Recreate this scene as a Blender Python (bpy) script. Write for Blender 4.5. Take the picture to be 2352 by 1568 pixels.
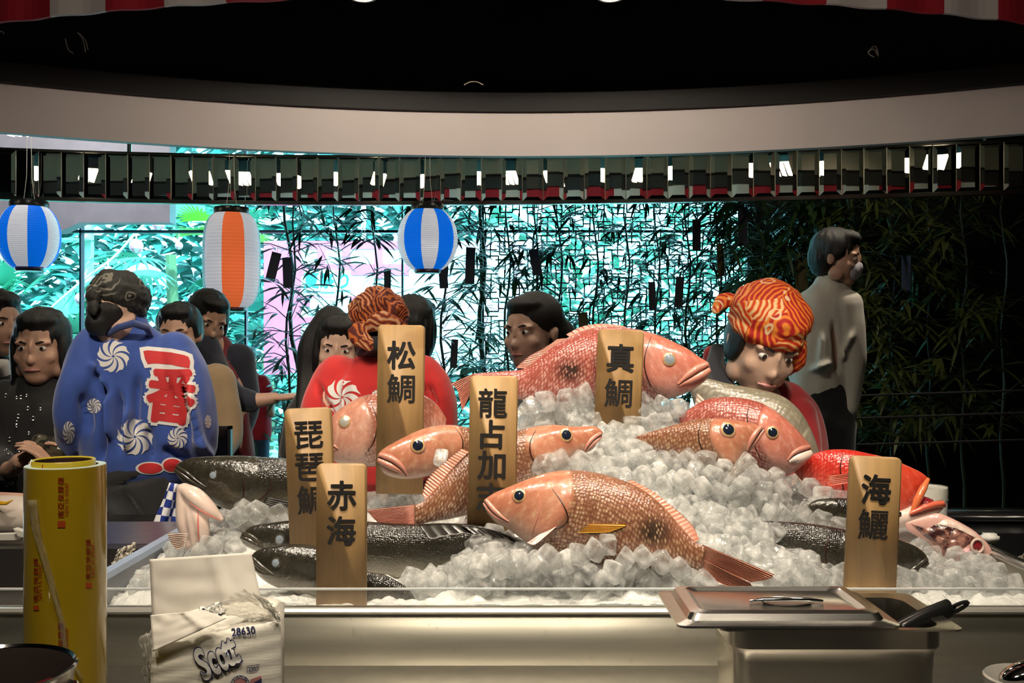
import bpy, bmesh, math, random
import numpy as np
from mathutils import Vector, Matrix, Euler, noise
from mathutils.bvhtree import BVHTree
R = math.radians
SC = bpy.context.scene
COL = SC.collection
for _o in list(bpy.data.objects): bpy.data.objects.remove(_o)
# ---------------------------------------------------------------- camera, world, light, exposure
F = 2300.0; CX = 1176.0; CY = 784.0; CZ = 1.25
cd = bpy.data.cameras.new('camera'); cam = bpy.data.objects.new('camera', cd); COL.objects.link(cam)
cam.location = (0, 0, CZ); cam.rotation_euler = (R(90), 0, 0)
cd.sensor_width = 36; cd.lens = 36*F/2352; cd.clip_start = .05; cd.clip_end = 200
SC.camera = cam
SC.view_settings.view_transform = 'Standard'; SC.view_settings.look = 'None'
SC.view_settings.gamma = 1; SC.view_settings.use_curve_mapping = False
SC.view_settings.exposure = 0.0
SC.cycles.use_denoising = True
SC.cycles.max_bounces = 9; SC.cycles.diffuse_bounces = 3; SC.cycles.glossy_bounces = 4
SC.cycles.transmission_bounces = 7; SC.cycles.transparent_max_bounces = 16
SC.cycles.caustics_reflective = False; SC.cycles.caustics_refractive = False
SC.cycles.sample_clamp_indirect = 6
w = bpy.data.worlds.new('sky'); SC.world = w; w.use_nodes = True
bg = w.node_tree.nodes['Background']
bg.inputs['Color'].default_value = (.80, .93, 1, 1); bg.inputs['Strength'].default_value = 9
def light(name, kind, loc, target, energy, color=(1, .86, .68), size=.1, spot=60, blend=.5, parent=None):
    l = bpy.data.lights.new(name, kind); l.energy = energy; l.color = color
    if kind == 'AREA': l.shape = 'DISK'; l.size = size
    elif kind == 'SPOT': l.spot_size = R(spot); l.spot_blend = blend; l.shadow_soft_size = size
    elif kind == 'SUN': l.angle = size
    o = bpy.data.objects.new(name, l); COL.objects.link(o); o.location = loc
    o.rotation_euler = (Vector(target)-Vector(loc)).to_track_quat('-Z', 'Y').to_euler()
    return o
light('sun', 'SUN', (3.5, 5, 9), (0, 10, 0), 20.0, (1, .97, .9), .02)
# warm ceiling spots over the ice display, then spots added to brighten the people: position, aim, watts, cone
KEY = [((-.95, 1.45, 2.55), (-.60, 2.0, .85), 60, 66), ((-.30, 1.35, 2.55), (-.15, 2.05, .95), 68, 62),
       ((.30, 1.40, 2.55), (.32, 2.1, 1.0), 80, 62), ((.95, 1.4, 2.55), (.75, 2.0, .85), 56, 64),
       ((-1.0, 1.15, 2.5), (-.98, 2.9, 1.15), 130, 34), ((-.42, 1.15, 2.5), (-.42, 2.95, 1.22), 62, 26),
       ((.85, 1.15, 2.5), (.70, 2.7, 1.22), 60, 28), ((2.0, 4.75, 2.9), (1.6, 4.9, 1.2), 80, 90),
       ((-1.5, 2.85, 2.85), (-1.35, 3.1, 1.1), 40, 70), ((-.3, 2.8, 2.85), (-.4, 3.2, 1.2), 30, 80)]
light('valance_fill', 'SPOT', (0, .5, 2.95), (0, 2.4, 2.3), 34, size=.1, spot=120, blend=.6)  # added fill with no fixture, brightens the near striped cloth
light('planting_fill', 'SPOT', (2.4, 5.0, 2.95), (2.6, 6.7, 1.1), 16, size=.1, spot=100, blend=.8)  # added faint fill so the bamboo by the black wall shows
light('bulkhead_fill', 'SPOT', (-2.5, 5.15, 3.0), (-2.9, 6.3, 2.2), 65, (.93, .92, 1), .08, 110, .8)  # added fill, lifts the pale bulkhead; no such lamp hangs there
for i, (a, b, e, c) in enumerate(KEY): light('spot_light', 'SPOT', a, b, e, size=.05, spot=c, blend=.8)
for x in (-.55, .55): light('worktop_fill', 'SPOT', (x, .55, 2.6), (x*.9, 1.42, .75), 62, size=.12, spot=74, blend=.7)  # unseen fill added to brighten the foreground pan, roll and towels
for x in (-.52, .35): light('hood_light', 'SPOT', (x, 3.55, 2.47), (x, 3.5, 0), 29, size=.05, spot=176, blend=.1)
# ---------------------------------------------------------------- helpers
def P(px, py, Y): return Vector(((px-CX)/F*Y, Y, CZ-(py-CY)/F*Y))
def S(Y): return Y/F
def link(o, parent=None):
    COL.objects.link(o)
    if parent is not None:
        o.parent = parent; o.matrix_parent_inverse = PINV.get(parent.name, Matrix())
    return o
PINV = {}
def tag(o, label=None, cat=None, group=None, kind=None):
    if label: o['label'] = label
    if cat: o['category'] = cat
    if group: o['group'] = group
    if kind: o['kind'] = kind
    return o
def thing(name, label, cat, loc=(0, 0, 0), group=None):
    o = bpy.data.objects.new(name, None); o.empty_display_size = .05; COL.objects.link(o); o.location = loc
    PINV[o.name] = Matrix.Translation(-Vector(loc))
    return tag(o, label, cat, group)
def mk(name, vf, mats, parent=None, smooth=True, uv=None, attrs=None, mi=None, auto=None):
    """one mesh object from (verts, faces)"""
    v, f = vf
    me = bpy.data.meshes.new(name); me.from_pydata([tuple(p) for p in v], [], [tuple(q) for q in f]); me.update()
    if not isinstance(mats, (list, tuple)): mats = [mats]
    for m in mats: me.materials.append(m)
    if mi is not None: me.polygons.foreach_set('material_index', mi)
    if smooth: me.polygons.foreach_set('use_smooth', [True]*len(me.polygons))
    if uv is not None:
        ul = me.uv_layers.new(name='UVMap'); li = np.zeros(len(me.loops), int); me.loops.foreach_get('vertex_index', li)
        ul.data.foreach_set('uv', np.asarray(uv, float)[li].ravel())
    for k, a in (attrs or {}).items():
        at = me.attributes.new(k, 'FLOAT', 'POINT'); at.data.foreach_set('value', np.asarray(a, float))
    if auto is not None and smooth:
        try: me.set_sharp_from_angle(angle=R(auto))
        except Exception: pass
    o = bpy.data.objects.new(name, me)
    return link(o, parent)
class MB:
    def __init__(s): s.v = []; s.f = []; s.mi = []
    def add(s, v, f, m=0):
        b = len(s.v); s.v += [Vector(p) for p in v]; s.f += [tuple(i+b for i in q) for q in f]; s.mi += [m]*len(f); return s
    def box(s, a, b, m=0, M=None):
        x0, y0, z0 = a; x1, y1, z1 = b
        v = [Vector(p) for p in ((x0,y0,z0),(x1,y0,z0),(x1,y1,z0),(x0,y1,z0),(x0,y0,z1),(x1,y0,z1),(x1,y1,z1),(x0,y1,z1))]
        if M is not None: v = [M @ p for p in v]
        return s.add(v, [(0,3,2,1),(4,5,6,7),(0,1,5,4),(1,2,6,5),(2,3,7,6),(3,0,4,7)], m)
    def tube(s, pts, r, n=8, m=0, cap=True):
        pts = [Vector(p) for p in pts]; k = len(pts); rs = r if isinstance(r, (list, tuple)) else [r]*k
        rings = []; ref = None
        for i, p in enumerate(pts):
            t = (pts[min(i+1, k-1)]-pts[max(i-1, 0)]).normalized()
            if ref is None: ref = Vector((0, 0, 1)) if abs(t.z) < .9 else Vector((1, 0, 0))
            a = (ref - t*ref.dot(t)).normalized(); b = t.cross(a); ref = a
            rings.append([p+(a*math.cos(2*math.pi*j/n)+b*math.sin(2*math.pi*j/n))*rs[i] for j in range(n)])
        return s.rings(rings, m, cap)
    def rings(s, rings, m=0, cap=True, closed=True):
        n = len(rings[0]); v = [p for r in rings for p in r]; f = []
        for i in range(len(rings)-1):
            for j in range(n if closed else n-1):
                f.append((i*n+j, i*n+(j+1) % n, (i+1)*n+(j+1) % n, (i+1)*n+j))
        if cap: f.append(tuple(reversed(range(n)))); f.append(tuple((len(rings)-1)*n+j for j in range(n)))
        return s.add(v, f, m)
    def lathe(s, prof, c, n=32, m=0, sx=1, sy=1, cap=False):
        return s.rings([[Vector((c[0]+r*sx*math.cos(2*math.pi*j/n), c[1]+r*sy*math.sin(2*math.pi*j/n), c[2]+z)) for j in range(n)] for r, z in prof], m, cap)
    def prism(s, poly, d, m=0):
        """poly: list of world points, extruded by vector d"""
        n = len(poly); d = Vector(d); v = [Vector(p) for p in poly]+[Vector(p)+d for p in poly]
        f = [tuple(range(n)), tuple(reversed(range(n, 2*n)))]+[(i, i+n, (i+1) % n+n, (i+1) % n) for i in range(n)]
        return s.add(v, f, m)
    def ell(s, c, r, M=None, n=16, k=10, m=0):
        rings = []
        for i in range(k+1):
            a = math.pi*i/k; z = math.cos(a); q = max(math.sin(a), 1e-4); ring = []
            for j in range(n):
                t = 2*math.pi*j/n; p = Vector((r[0]*q*math.cos(t), r[1]*q*math.sin(t), r[2]*z)); p = p+Vector(c)
                ring.append(M @ p if M is not None else p)
            rings.append(ring)
        return s.rings(rings, m, True)
    def build(s, name, mats, parent=None, smooth=True, auto=40, **k):
        return mk(name, (s.v, s.f), mats, parent, smooth, mi=s.mi, auto=auto, **k)
def fixnormals(o):
    bm = bmesh.new(); bm.from_mesh(o.data); bmesh.ops.recalc_face_normals(bm, faces=bm.faces); bm.to_mesh(o.data); bm.free(); return o
def bevel(o, w, seg=2):
    bm = bmesh.new(); bm.from_mesh(o.data)
    bmesh.ops.recalc_face_normals(bm, faces=bm.faces)
    ed = [e for e in bm.edges if len(e.link_faces) == 2 and e.calc_face_angle(0) > R(30)]
    bmesh.ops.bevel(bm, geom=ed, offset=w, segments=seg, affect='EDGES', clamp_overlap=True)
    bm.to_mesh(o.data); bm.free()
    o.data.polygons.foreach_set('use_smooth', [True]*len(o.data.polygons)); return o
def cr(pts, n):
    """Catmull-Rom resample by arc length"""
    p = [np.array(q, float) for q in pts]
    if len(p) == 2: dense = [p[0]+(p[1]-p[0])*t for t in np.linspace(0, 1, 40)]
    else:
        e = [2*p[0]-p[1]]+p+[2*p[-1]-p[-2]]; dense = []
        for i in range(1, len(e)-2):
            a, b, c, d = e[i-1:i+3]
            for t in np.linspace(0, 1, 16, endpoint=False):
                dense.append(.5*((2*b)+(c-a)*t+(2*a-5*b+4*c-d)*t*t+(3*b-a-3*c+d)*t**3))
        dense.append(p[-1])
    D = np.array(dense); L = np.r_[0, np.cumsum(np.linalg.norm(np.diff(D, axis=0), axis=1))]
    s = np.linspace(0, L[-1], n)
    return np.stack([np.interp(s, L, D[:, k]) for k in range(D.shape[1])], 1)
def sm(a, b, x):
    t = min(max((x-a)/(b-a), 0), 1); return t*t*(3-2*t)
def remesh(vf, voxel, smooth=4, disp=None):
    """union of closed pieces as one continuous surface -> (verts, faces)"""
    me = bpy.data.meshes.new('tmp'); me.from_pydata([tuple(p) for p in vf[0]], [], [tuple(q) for q in vf[1]])
    bm = bmesh.new(); bm.from_mesh(me); bmesh.ops.recalc_face_normals(bm, faces=bm.faces); bm.to_mesh(me); bm.free()
    o = bpy.data.objects.new('tmp', me); COL.objects.link(o)
    a = o.modifiers.new('r', 'REMESH'); a.mode = 'VOXEL'; a.voxel_size = voxel; a.adaptivity = 0
    if smooth:
        b = o.modifiers.new('s', 'SMOOTH'); b.iterations = smooth; b.factor = .5
    m2 = bpy.data.meshes.new_from_object(o.evaluated_get(bpy.context.evaluated_depsgraph_get()))
    v = np.zeros(len(m2.vertices)*3); m2.vertices.foreach_get('co', v); v = v.reshape(-1, 3)
    nn = np.zeros(len(m2.vertices)*3); m2.vertex_normals.foreach_get('vector', nn); nn = nn.reshape(-1, 3)
    f = [tuple(p.vertices) for p in m2.polygons]
    if disp: v = v+nn*np.array([disp(p) for p in v])[:, None]
    bpy.data.objects.remove(o); bpy.data.meshes.remove(me); bpy.data.meshes.remove(m2)
    return v, f
def chain(mb, pts, n=20, sub=5):
    """pts: (world Vector, r_side, r_depth) -> closed tapering limb with round ends"""
    A = np.array([[*p, a, b] for p, a, b in pts]); k = max(2, (len(pts)-1)*sub+1)
    Q = cr(A, k) if len(pts) > 1 else A
    if len(pts) == 1:
        p, a, b = pts[0]; return mb.ell(p, (a, b, a), n=n)
    rings = []; T = []
    for i in range(k):
        t = Vector(Q[min(i+1, k-1)][:3]-Q[max(i-1, 0)][:3]).normalized(); T.append(t)
    yax = Vector((0, 1, 0))
    def ring(c, t, a, b):
        s = t.cross(yax)
        if s.length < .15: s = t.cross(Vector((0, .3, 1)))
        s.normalize(); d = s.cross(t).normalized()
        return [Vector(c)+s*a*math.cos(2*math.pi*j/n)+d*b*math.sin(2*math.pi*j/n) for j in range(n)]
    for e in (0, 1):
        i = 0 if e == 0 else k-1; c = Vector(Q[i][:3]); a, b = Q[i][3:]; m = min(a, b); seq = []
        for g in (85, 65, 45, 22):
            off = T[i]*m*math.sin(R(g))*(-1 if e == 0 else 1); q = math.cos(R(g)); seq.append(ring(c+off, T[i], max(a*q, .0004), max(b*q, .0004)))
        if e == 0: rings += seq
        else: endr = list(reversed(seq))
    for i in range(k): rings.append(ring(Q[i][:3], T[i], Q[i][3], Q[i][4]))
    rings += endr
    return mb.rings(rings)
def text2d(body, size=1, offset=0., shear=0., fit=None, maxlen=None):
    """filled lettering as flat polygons centred on 0: (verts Nx2, faces)"""
    c = bpy.data.curves.new('t', 'FONT'); c.body = body; c.size = 1; c.offset = offset; c.shear = shear; c.resolution_u = 4
    o = bpy.data.objects.new('t', c); COL.objects.link(o)
    m = bpy.data.meshes.new_from_object(o.evaluated_get(bpy.context.evaluated_depsgraph_get()))
    v = np.zeros(len(m.vertices)*3); m.vertices.foreach_get('co', v); v = v.reshape(-1, 3)[:, :2]
    f = [tuple(p.vertices) for p in m.polygons]; bpy.data.objects.remove(o); bpy.data.meshes.remove(m)
    lo, hi = v.min(0), v.max(0); v = v-(lo+hi)/2
    v = v/(hi-lo)*np.array(fit) if fit else v*size
    return sub2d((v, f), maxlen) if maxlen else (v, f)
def bold(body, k=.03, n=10, shear=0.):
    """heavier lettering: stacked shifted copies (x, y, tiny depth)"""
    v, f = text2d(body, 1, 0, shear); L = [(np.c_[v, np.zeros(len(v))], f)]
    for ring in (k*.5, k):
        for i in range(n):
            a = 2*math.pi*i/n; L.append((np.c_[v+np.array([ring*math.cos(a), ring*math.sin(a)]), np.full(len(v), (i+1)*2e-6*(1+ring*20))], f))
    V = []; Fc = []; b = 0
    for q, g in L: V.append(q); Fc += [tuple(i+b for i in p) for p in g]; b += len(q)
    return np.concatenate(V), Fc
def sub2d(vf, maxlen):
    bm = bmesh.new(); vs = [bm.verts.new((p[0], p[1], 0)) for p in vf[0]]
    for q in vf[1]:
        try: bm.faces.new([vs[i] for i in q])
        except ValueError: pass
    bmesh.ops.triangulate(bm, faces=bm.faces)
    for _ in range(6):
        ed = [e for e in bm.edges if e.calc_length() > maxlen]
        if not ed or len(bm.verts) > 20000: break
        bmesh.ops.subdivide_edges(bm, edges=ed, cuts=1); bmesh.ops.triangulate(bm, faces=[f for f in bm.faces if len(f.verts) > 3])
    bm.verts.index_update(); v = np.array([p.co[:2] for p in bm.verts]); f = [tuple(p.index for p in q.verts) for q in bm.faces]; bm.free()
    return v, f
def rot2(v, a): c, s = math.cos(a), math.sin(a); return np.asarray(v) @ np.array([[c, s], [-s, c]])
def join2d(L):
    V = []; Fc = []; b = 0
    for v, f in L: V.append(np.asarray(v)); Fc += [tuple(i+b for i in q) for q in f]; b += len(v)
    return np.concatenate(V), Fc
def bvh(o):
    me = o.data; M = o.matrix_world if o.parent is None else Matrix()
    return BVHTree.FromPolygons([v.co for v in me.vertices], [tuple(p.vertices) for p in me.polygons])
def cast(tree, px, py, lift=.0015):
    d = P(px, py, 1)-Vector((0, 0, CZ)); d.normalize(); h, n, i, dist = tree.ray_cast(Vector((0, 0, CZ)), d)
    if h is None: return None
    return h-d*lift, n, d
def drape(name, vf, c, tree, mat, parent, lift=.0015, Y=3.):
    """lay a flat figure (px units, y up) onto a garment or body at px centre c"""
    v, f = vf; out = []; last = Y
    v = np.asarray(v); ex_ = v[:, 2]*100 if v.shape[1] > 2 else np.zeros(len(v))
    for (x, y), dl in zip(v[:, :2], ex_):
        h = cast(tree, c[0]+x, c[1]-y, lift+dl)
        if h is None: out.append(P(c[0]+x, c[1]-y, last))
        else: out.append(h[0]); last = h[0].y
    return mk(name, (out, f), mat, parent, True)
# ---------------------------------------------------------------- materials
MATS = {}
def nd(nt, t, loc=None, **k):
    n = nt.nodes.new(t)
    for a, b in k.items(): setattr(n, a, b)
    return n
def M(name, col, rough=.6, metal=0., spec=.5, var=None, bump=None, emit=None, coat=0., trans=0., sheen=0., stretch=None, sss=0., col2=None):
    if name in MATS: return MATS[name]
    m = bpy.data.materials.new(name); m.use_nodes = True; nt = m.node_tree; b = nt.nodes['Principled BSDF']; L = nt.links.new
    c = (*col, 1); b.inputs['Base Color'].default_value = c; b.inputs['Roughness'].default_value = rough
    b.inputs['Metallic'].default_value = metal; b.inputs['Specular IOR Level'].default_value = spec
    b.inputs['Coat Weight'].default_value = coat; b.inputs['Coat Roughness'].default_value = .08
    b.inputs['Transmission Weight'].default_value = trans; b.inputs['Sheen Weight'].default_value = sheen
    if sss: b.inputs['Subsurface Weight'].default_value = sss; b.inputs['Subsurface Radius'].default_value = (.01, .005, .003)
    tc = nd(nt, 'ShaderNodeTexCoord'); src = tc.outputs['Object']
    if stretch:
        mp = nd(nt, 'ShaderNodeMapping'); mp.inputs['Scale'].default_value = stretch; L(src, mp.inputs['Vector']); src = mp.outputs['Vector']
    var = var or (9, .12)
    n = nd(nt, 'ShaderNodeTexNoise'); n.inputs['Scale'].default_value = var[0]; n.inputs['Detail'].default_value = 5; L(src, n.inputs['Vector'])
    mx = nd(nt, 'ShaderNodeMix', data_type='RGBA'); d = col2 or tuple(x*(1-var[1]*2) for x in col); e = col if col2 else tuple(min(1, x*(1+var[1])) for x in col)
    mx.inputs['A'].default_value = (*d, 1); mx.inputs['B'].default_value = (*e, 1)
    if col2:
        rp = nd(nt, 'ShaderNodeMapRange'); rp.inputs['From Min'].default_value = .42; rp.inputs['From Max'].default_value = .58; L(n.outputs['Fac'], rp.inputs['Value']); L(rp.outputs['Result'], mx.inputs['Factor'])
    else: L(n.outputs['Fac'], mx.inputs['Factor'])
    L(mx.outputs['Result'], b.inputs['Base Color'])
    if bump:
        n2 = nd(nt, 'ShaderNodeTexNoise'); n2.inputs['Scale'].default_value = bump[0]; n2.inputs['Detail'].default_value = 4; L(src, n2.inputs['Vector'])
        bp = nd(nt, 'ShaderNodeBump'); bp.inputs['Strength'].default_value = bump[1]; bp.inputs['Distance'].default_value = bump[2] if len(bump) > 2 else .005
        L(n2.outputs['Fac'], bp.inputs['Height']); L(bp.outputs['Normal'], b.inputs['Normal'])
    if emit: b.inputs['Emission Color'].default_value = (*emit[0], 1); b.inputs['Emission Strength'].default_value = emit[1]
    MATS[name] = m; return m
def clear(name, tint=(1, 1, 1), gloss=.1, rough=.03, haze=.0, hazecol=(.9, .9, .9)):
    """thin see-through sheet: mostly transparent, fresnel gloss, a little milky scatter"""
    if name in MATS: return MATS[name]
    m = bpy.data.materials.new(name); m.use_nodes = True; nt = m.node_tree; nt.nodes.remove(nt.nodes['Principled BSDF']); L = nt.links.new
    out = nt.nodes['Material Output']; t = nd(nt, 'ShaderNodeBsdfTransparent'); t.inputs['Color'].default_value = (*tint, 1)
    g = nd(nt, 'ShaderNodeBsdfGlossy'); g.inputs['Roughness'].default_value = rough
    fr = nd(nt, 'ShaderNodeLayerWeight'); fr.inputs['Blend'].default_value = gloss*.45
    mx = nd(nt, 'ShaderNodeMixShader'); L(fr.outputs['Fresnel'], mx.inputs['Fac']); L(t.outputs['BSDF'], mx.inputs[1]); L(g.outputs['BSDF'], mx.inputs[2]); sh = mx.outputs['Shader']
    if haze:
        df = nd(nt, 'ShaderNodeBsdfDiffuse'); df.inputs['Color'].default_value = (*hazecol, 1); tl = nd(nt, 'ShaderNodeBsdfTranslucent'); tl.inputs['Color'].default_value = (*hazecol, 1)
        ad = nd(nt, 'ShaderNodeMixShader'); ad.inputs['Fac'].default_value = .5; L(df.outputs['BSDF'], ad.inputs[1]); L(tl.outputs['BSDF'], ad.inputs[2])
        m3 = nd(nt, 'ShaderNodeMixShader'); m3.inputs['Fac'].default_value = haze; L(sh, m3.inputs[1]); L(ad.outputs['Shader'], m3.inputs[2]); sh = m3.outputs['Shader']
    L(sh, out.inputs['Surface']); MATS[name] = m; return m
BLACK = M('black_paint', (.006, .006, .007), .6)
BLACKGLOSS = M('black_gloss', (.01, .01, .011), .2)
STEEL = M('brushed_steel', (.62, .60, .56), .3, 1., var=(30, .10), stretch=(1, 1, 14), bump=(60, .05, .002))
STEELF = M('steel_front', (.44, .425, .355), .42, .9, var=(14, .08), stretch=(.4, 1, 10))
CHROME = M('chrome', (.85, .84, .82), .08, 1.)
WHITEP = M('white_plastic', (.85, .84, .78), .35)
SKIN = M('skin', (.56, .33, .23), .5, var=(25, .08), sss=.05)
SKIN2 = M('skin_light', (.66, .43, .32), .5, var=(25, .08), sss=.05)
HAIR = M('black_hair', (.008, .007, .007), .42, var=(60, .3), stretch=(6, 6, 1), bump=(160, .5, .004))
EYEW = M('eye_white', (.8, .78, .75), .2); IRIS = M('eye_iris', (.03, .015, .01), .1)
# ================================================================ the setting
def struct(name, mb, mat, **k):
    o = mb.build(name, mat, **k); o['kind'] = 'structure'; return fixnormals(o)
YW = 7.3
struct('floor', MB().box((-6.5, -3, -.1), (6.5, 8.2, 0)), M('floor_tile', (.05, .05, .05), .35))
struct('ceiling', MB().box((-6.5, -3, 3.15), (6.5, 7.6, 3.3)), BLACK)
struct('wall_back', MB().box((-6.5, -3.2, 0), (6.5, -3, 3.2)), M('dark_wall', (.03, .028, .027), .7))
struct('wall_left', MB().box((-6.7, -3, 0), (-6.5, 8.2, 3.2)), M('grey_wall', (.12, .12, .13), .7))
struct('wall_right', MB().box((6.5, -3, 0), (6.7, 8.2, 3.2)), BLACK)
XR = (1722-CX)/F*YW
struct('wall_front', MB().box((XR, YW, 0), (6.5, YW+.15, 3.2)).box((-6.5, YW, 2.75), (XR, YW+.15, 3.2)).box((-6.5, YW, 0), (XR, YW+.15, .12)), BLACK)
# pale bulkhead over the side window, chamfered lower corner
Yb = 6.3
pl = [P(390, 300, Yb), P(390, 511, Yb), P(183, 511, Yb), P(134, 533, Yb), P(-420, 533, Yb), P(-420, 300, Yb)]
struct('trim_1', MB().prism(pl, (0, .12, 0)), M('bulkhead_paint', (.62, .60, .62), .7))
# window: tinted panes, slim dark frame
GLASS = clear('tinted_glass', (.56, .94, .99), .10)
win = MB()
fr = M('window_frame_metal', (.02, .03, .05), .4, .5)
def wbar(x0, y0, x1, y1): a = P(x0, y0, YW); b = P(x1, y1, YW); win.box((min(a.x, b.x), YW-.03, min(a.z, b.z)), (max(a.x, b.x), YW+.03, max(a.z, b.z)))
for x in (-260, 188, 566, 925): wbar(x-2, 300, x+2, 1150)
wbar(-420, 529, 1720, 535); wbar(-420, 1060, 1720, 1068)
struct('window_1', win, fr, smooth=False)
struct('window_2', MB().box(((-420-CX)/F*YW, YW-.004, .12), (XR, YW+.004, 2.75)), GLASS, smooth=False)
# ---- elliptical hood opening above the counter: white inner band, striped outer curtain, black inside
def arcY(x, near): return 2.43+x*x/8.3 if near else 4.5-(x-.03)**2/8.32
X0, X1, NA = -2.85, 2.85, 90
xs = np.linspace(-2.62, 2.62, NA)
def band(z0, z1, off0, off1, near):
    a = MB(); rr = []
    for x in xs: y = arcY(x, near); rr.append([Vector((x, y+off0, z0)), Vector((x, y+off1, z0)), Vector((x, y+off1, z1)), Vector((x, y+off0, z1))])
    return a.rings(rr)
BANDM = M('band_white', (.84, .75, .74), .55, var=(3, .05))
ZB, ZT = 2.083, 2.279
struct('trim_2', band(ZB, ZT, 0, .05, False), BANDM, auto=30)
struct('trim_3', band(ZT, 2.36, -.03, .12, False), M('dark_brown_ledge', (.008, .006, .006), .6), auto=30)
struct('trim_4', band(2.36, 3.15, .10, .2, False), BLACK, auto=30)
struct('trim_6', band(2.36, 3.15, .2, .225, False), M('mirror_reflector_taupe', (.16, .145, .11), .6), auto=30)  # unseen face added so the mirrors reflect something lighter than black
def stripes_mat(wd=.165):
    m = M('striped_cloth', (.6, .02, .04), .8); nt = m.node_tree; L = nt.links.new; b = nt.nodes['Principled BSDF']
    uv = nd(nt, 'ShaderNodeUVMap'); sx = nd(nt, 'ShaderNodeSeparateXYZ'); L(uv.outputs['UV'], sx.inputs[0])
    a = nd(nt, 'ShaderNodeMath', operation='DIVIDE'); a.inputs[1].default_value = wd*2; L(sx.outputs['X'], a.inputs[0])
    c = nd(nt, 'ShaderNodeMath', operation='FRACT'); L(a.outputs[0], c.inputs[0]); g = nd(nt, 'ShaderNodeMath', operation='GREATER_THAN'); g.inputs[1].default_value = .5; L(c.outputs[0], g.inputs[0])
    mx = nd(nt, 'ShaderNodeMix', data_type='RGBA'); mx.inputs['A'].default_value = (.45, .012, .03, 1); mx.inputs['B'].default_value = (.72, .66, .66, 1); L(g.outputs[0], mx.inputs['Factor']); L(mx.outputs['Result'], b.inputs['Base Color'])
    return m
STRIPE = stripes_mat()
def valance(name, near, off, z0, z1, label):
    v = []; f = []; uv = []; s = 0; px = None; n = 241
    for i, x in enumerate(np.linspace(-2.62, 2.62, n)):
        y = arcY(x, near)+off; q = Vector((x, y, 0)); s += (q-px).length if px is not None else 0; px = q
        y += .006*math.sin(s*2*math.pi/.165)
        for dy in (0, .012):
            for z in (z0, z1): v.append((x, y+dy, z)); uv.append((s-.10, z))
        if i:
            a = (i-1)*4; b = i*4
            f += [(a, b, b+1, a+1), (a+2, a+3, b+3, b+2), (a, a+2, b+2, b), (a+1, b+1, b+3, a+3)]
    o = mk(name, (v, f), STRIPE, None, False, uv=uv); return tag(o, label, 'curtain')
valance('striped_valance', True, -.03, ZB, 2.5, 'red and white striped cloth valance along the near rim of the hood')
valance('striped_valance', False, .06, 2.105, 2.35, 'red and white striped cloth valance hung outside the far white band')
struct('trim_5', band(2.22, 3.15, 0, .06, True), BLACK, auto=30)
# glinting loose wire loops in the dark hood
WIRE = M('bare_wire', (.9, .8, .62), .4, .3)
def wire(pts, Y, label, r=.0022):
    t = MB()
    for q in pts: t.tube([P(a, b, Y) for a, b in cr(q, 14)], r, 5)
    tag(t.build('wire_loop', WIRE), label, 'wire')
wire([[(150, 88), (156, 112), (168, 123)], [(178, 75), (190, 90), (197, 120)], [(181, 76), (196, 92), (202, 114)]], 3.9, 'thin bright wire loop hanging in the dark hood above the red and white lantern')
wire([[(1066, 195), (1080, 188), (1096, 188), (1110, 195)]], 4.3, 'small curved bright wire in the middle of the dark hood')
wire([[(1993, 120), (2004, 108), (2013, 108), (2017, 130), (2008, 112), (1994, 122), (2008, 131)]], 3.9, 'kinked bright wire knot in the dark hood above the man in white')
wire([[(-6, 74), (4, 72), (10, 78)]], 3.9, 'short bright wire end at the edge of the dark hood')
# two downlights in the hood
def can(name, loc, label, power, emit, aim=None, r=.045, cat='lamp', group=None):
    t = thing(name, label, cat, loc, group); x, y, z = loc
    MB().lathe([(r*.3, .14), (r, .13), (r*1.05, .0), (r*.85, .0), (r*.8, .02)], loc, 24).build('housing', BLACKGLOSS, t)
    d = MB().lathe([(.0005, .006), (r*.82, .006)], loc, 24).build('bulb', M('lamp_glow', (1, .9, .75), emit=((1, .92, .80), emit)), t)
    return t
for x in (833, 1402):
    q = P(x, -4, 3.55); can('downlight', (q.x, q.y, q.z), 'round ceiling downlight in the dark hood above the %s' % ('chef in red' if x < 1000 else 'top red snapper'), 0, 22, cat='light')
# ---- curved strip of bevelled mirror panels behind the hood
XV, YV = -.86, 5.7
def mirY(x): return YV-(x-XV)**2/(2*(8.3 if x < XV else 13.9))
ZM0, ZM1 = 2.045, 2.296
MIRROR = M('smoked_mirror', (.80, .77, .70), .015, 1., var=(2, .02))
rail = M('mirror_rail', (.10, .095, .085), .2, 1.)
mt = thing('mirror_strip', 'long curved strip of square mirror panels with slanted edges under the white band', 'mirror', (XV, YV, ZM0))
pw = .1165; ph = ZM1-ZM0; bw = .022; bd = .0034
def panel_mesh():
    a = pw/2-.002; h = ph; v = [(-a, 0, 0), (a, 0, 0), (a, 0, h), (-a, 0, h), (-a+bw, -bd, bw), (a-bw, -bd, bw), (a-bw, -bd, h-bw), (-a+bw, -bd, h-bw)]
    me = bpy.data.meshes.new('mirror_panel'); me.from_pydata(v, [], [(4, 5, 6, 7), (0, 1, 5, 4), (1, 2, 6, 5), (2, 3, 7, 6), (3, 0, 4, 7), (3, 2, 1, 0)]); me.materials.append(MIRROR); return me
pm = panel_mesh(); x = -3.45; edge = []; rnd = random.Random(4)
while x < 3.4:
    y = mirY(x); th = math.atan2(mirY(x+.05)-mirY(x-.05), .1); o = bpy.data.objects.new('mirror_panel', pm); link(o, mt)
    o.location = (x, y, ZM0); o.rotation_euler = (rnd.uniform(-.006, .006), 0, th+rnd.uniform(-.02, .02)); edge.append((x, y)); x += pw*math.cos(th)
gl = M('mirror_seam', (.42, .38, .30), .45, .6)
sm_ = MB()
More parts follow.
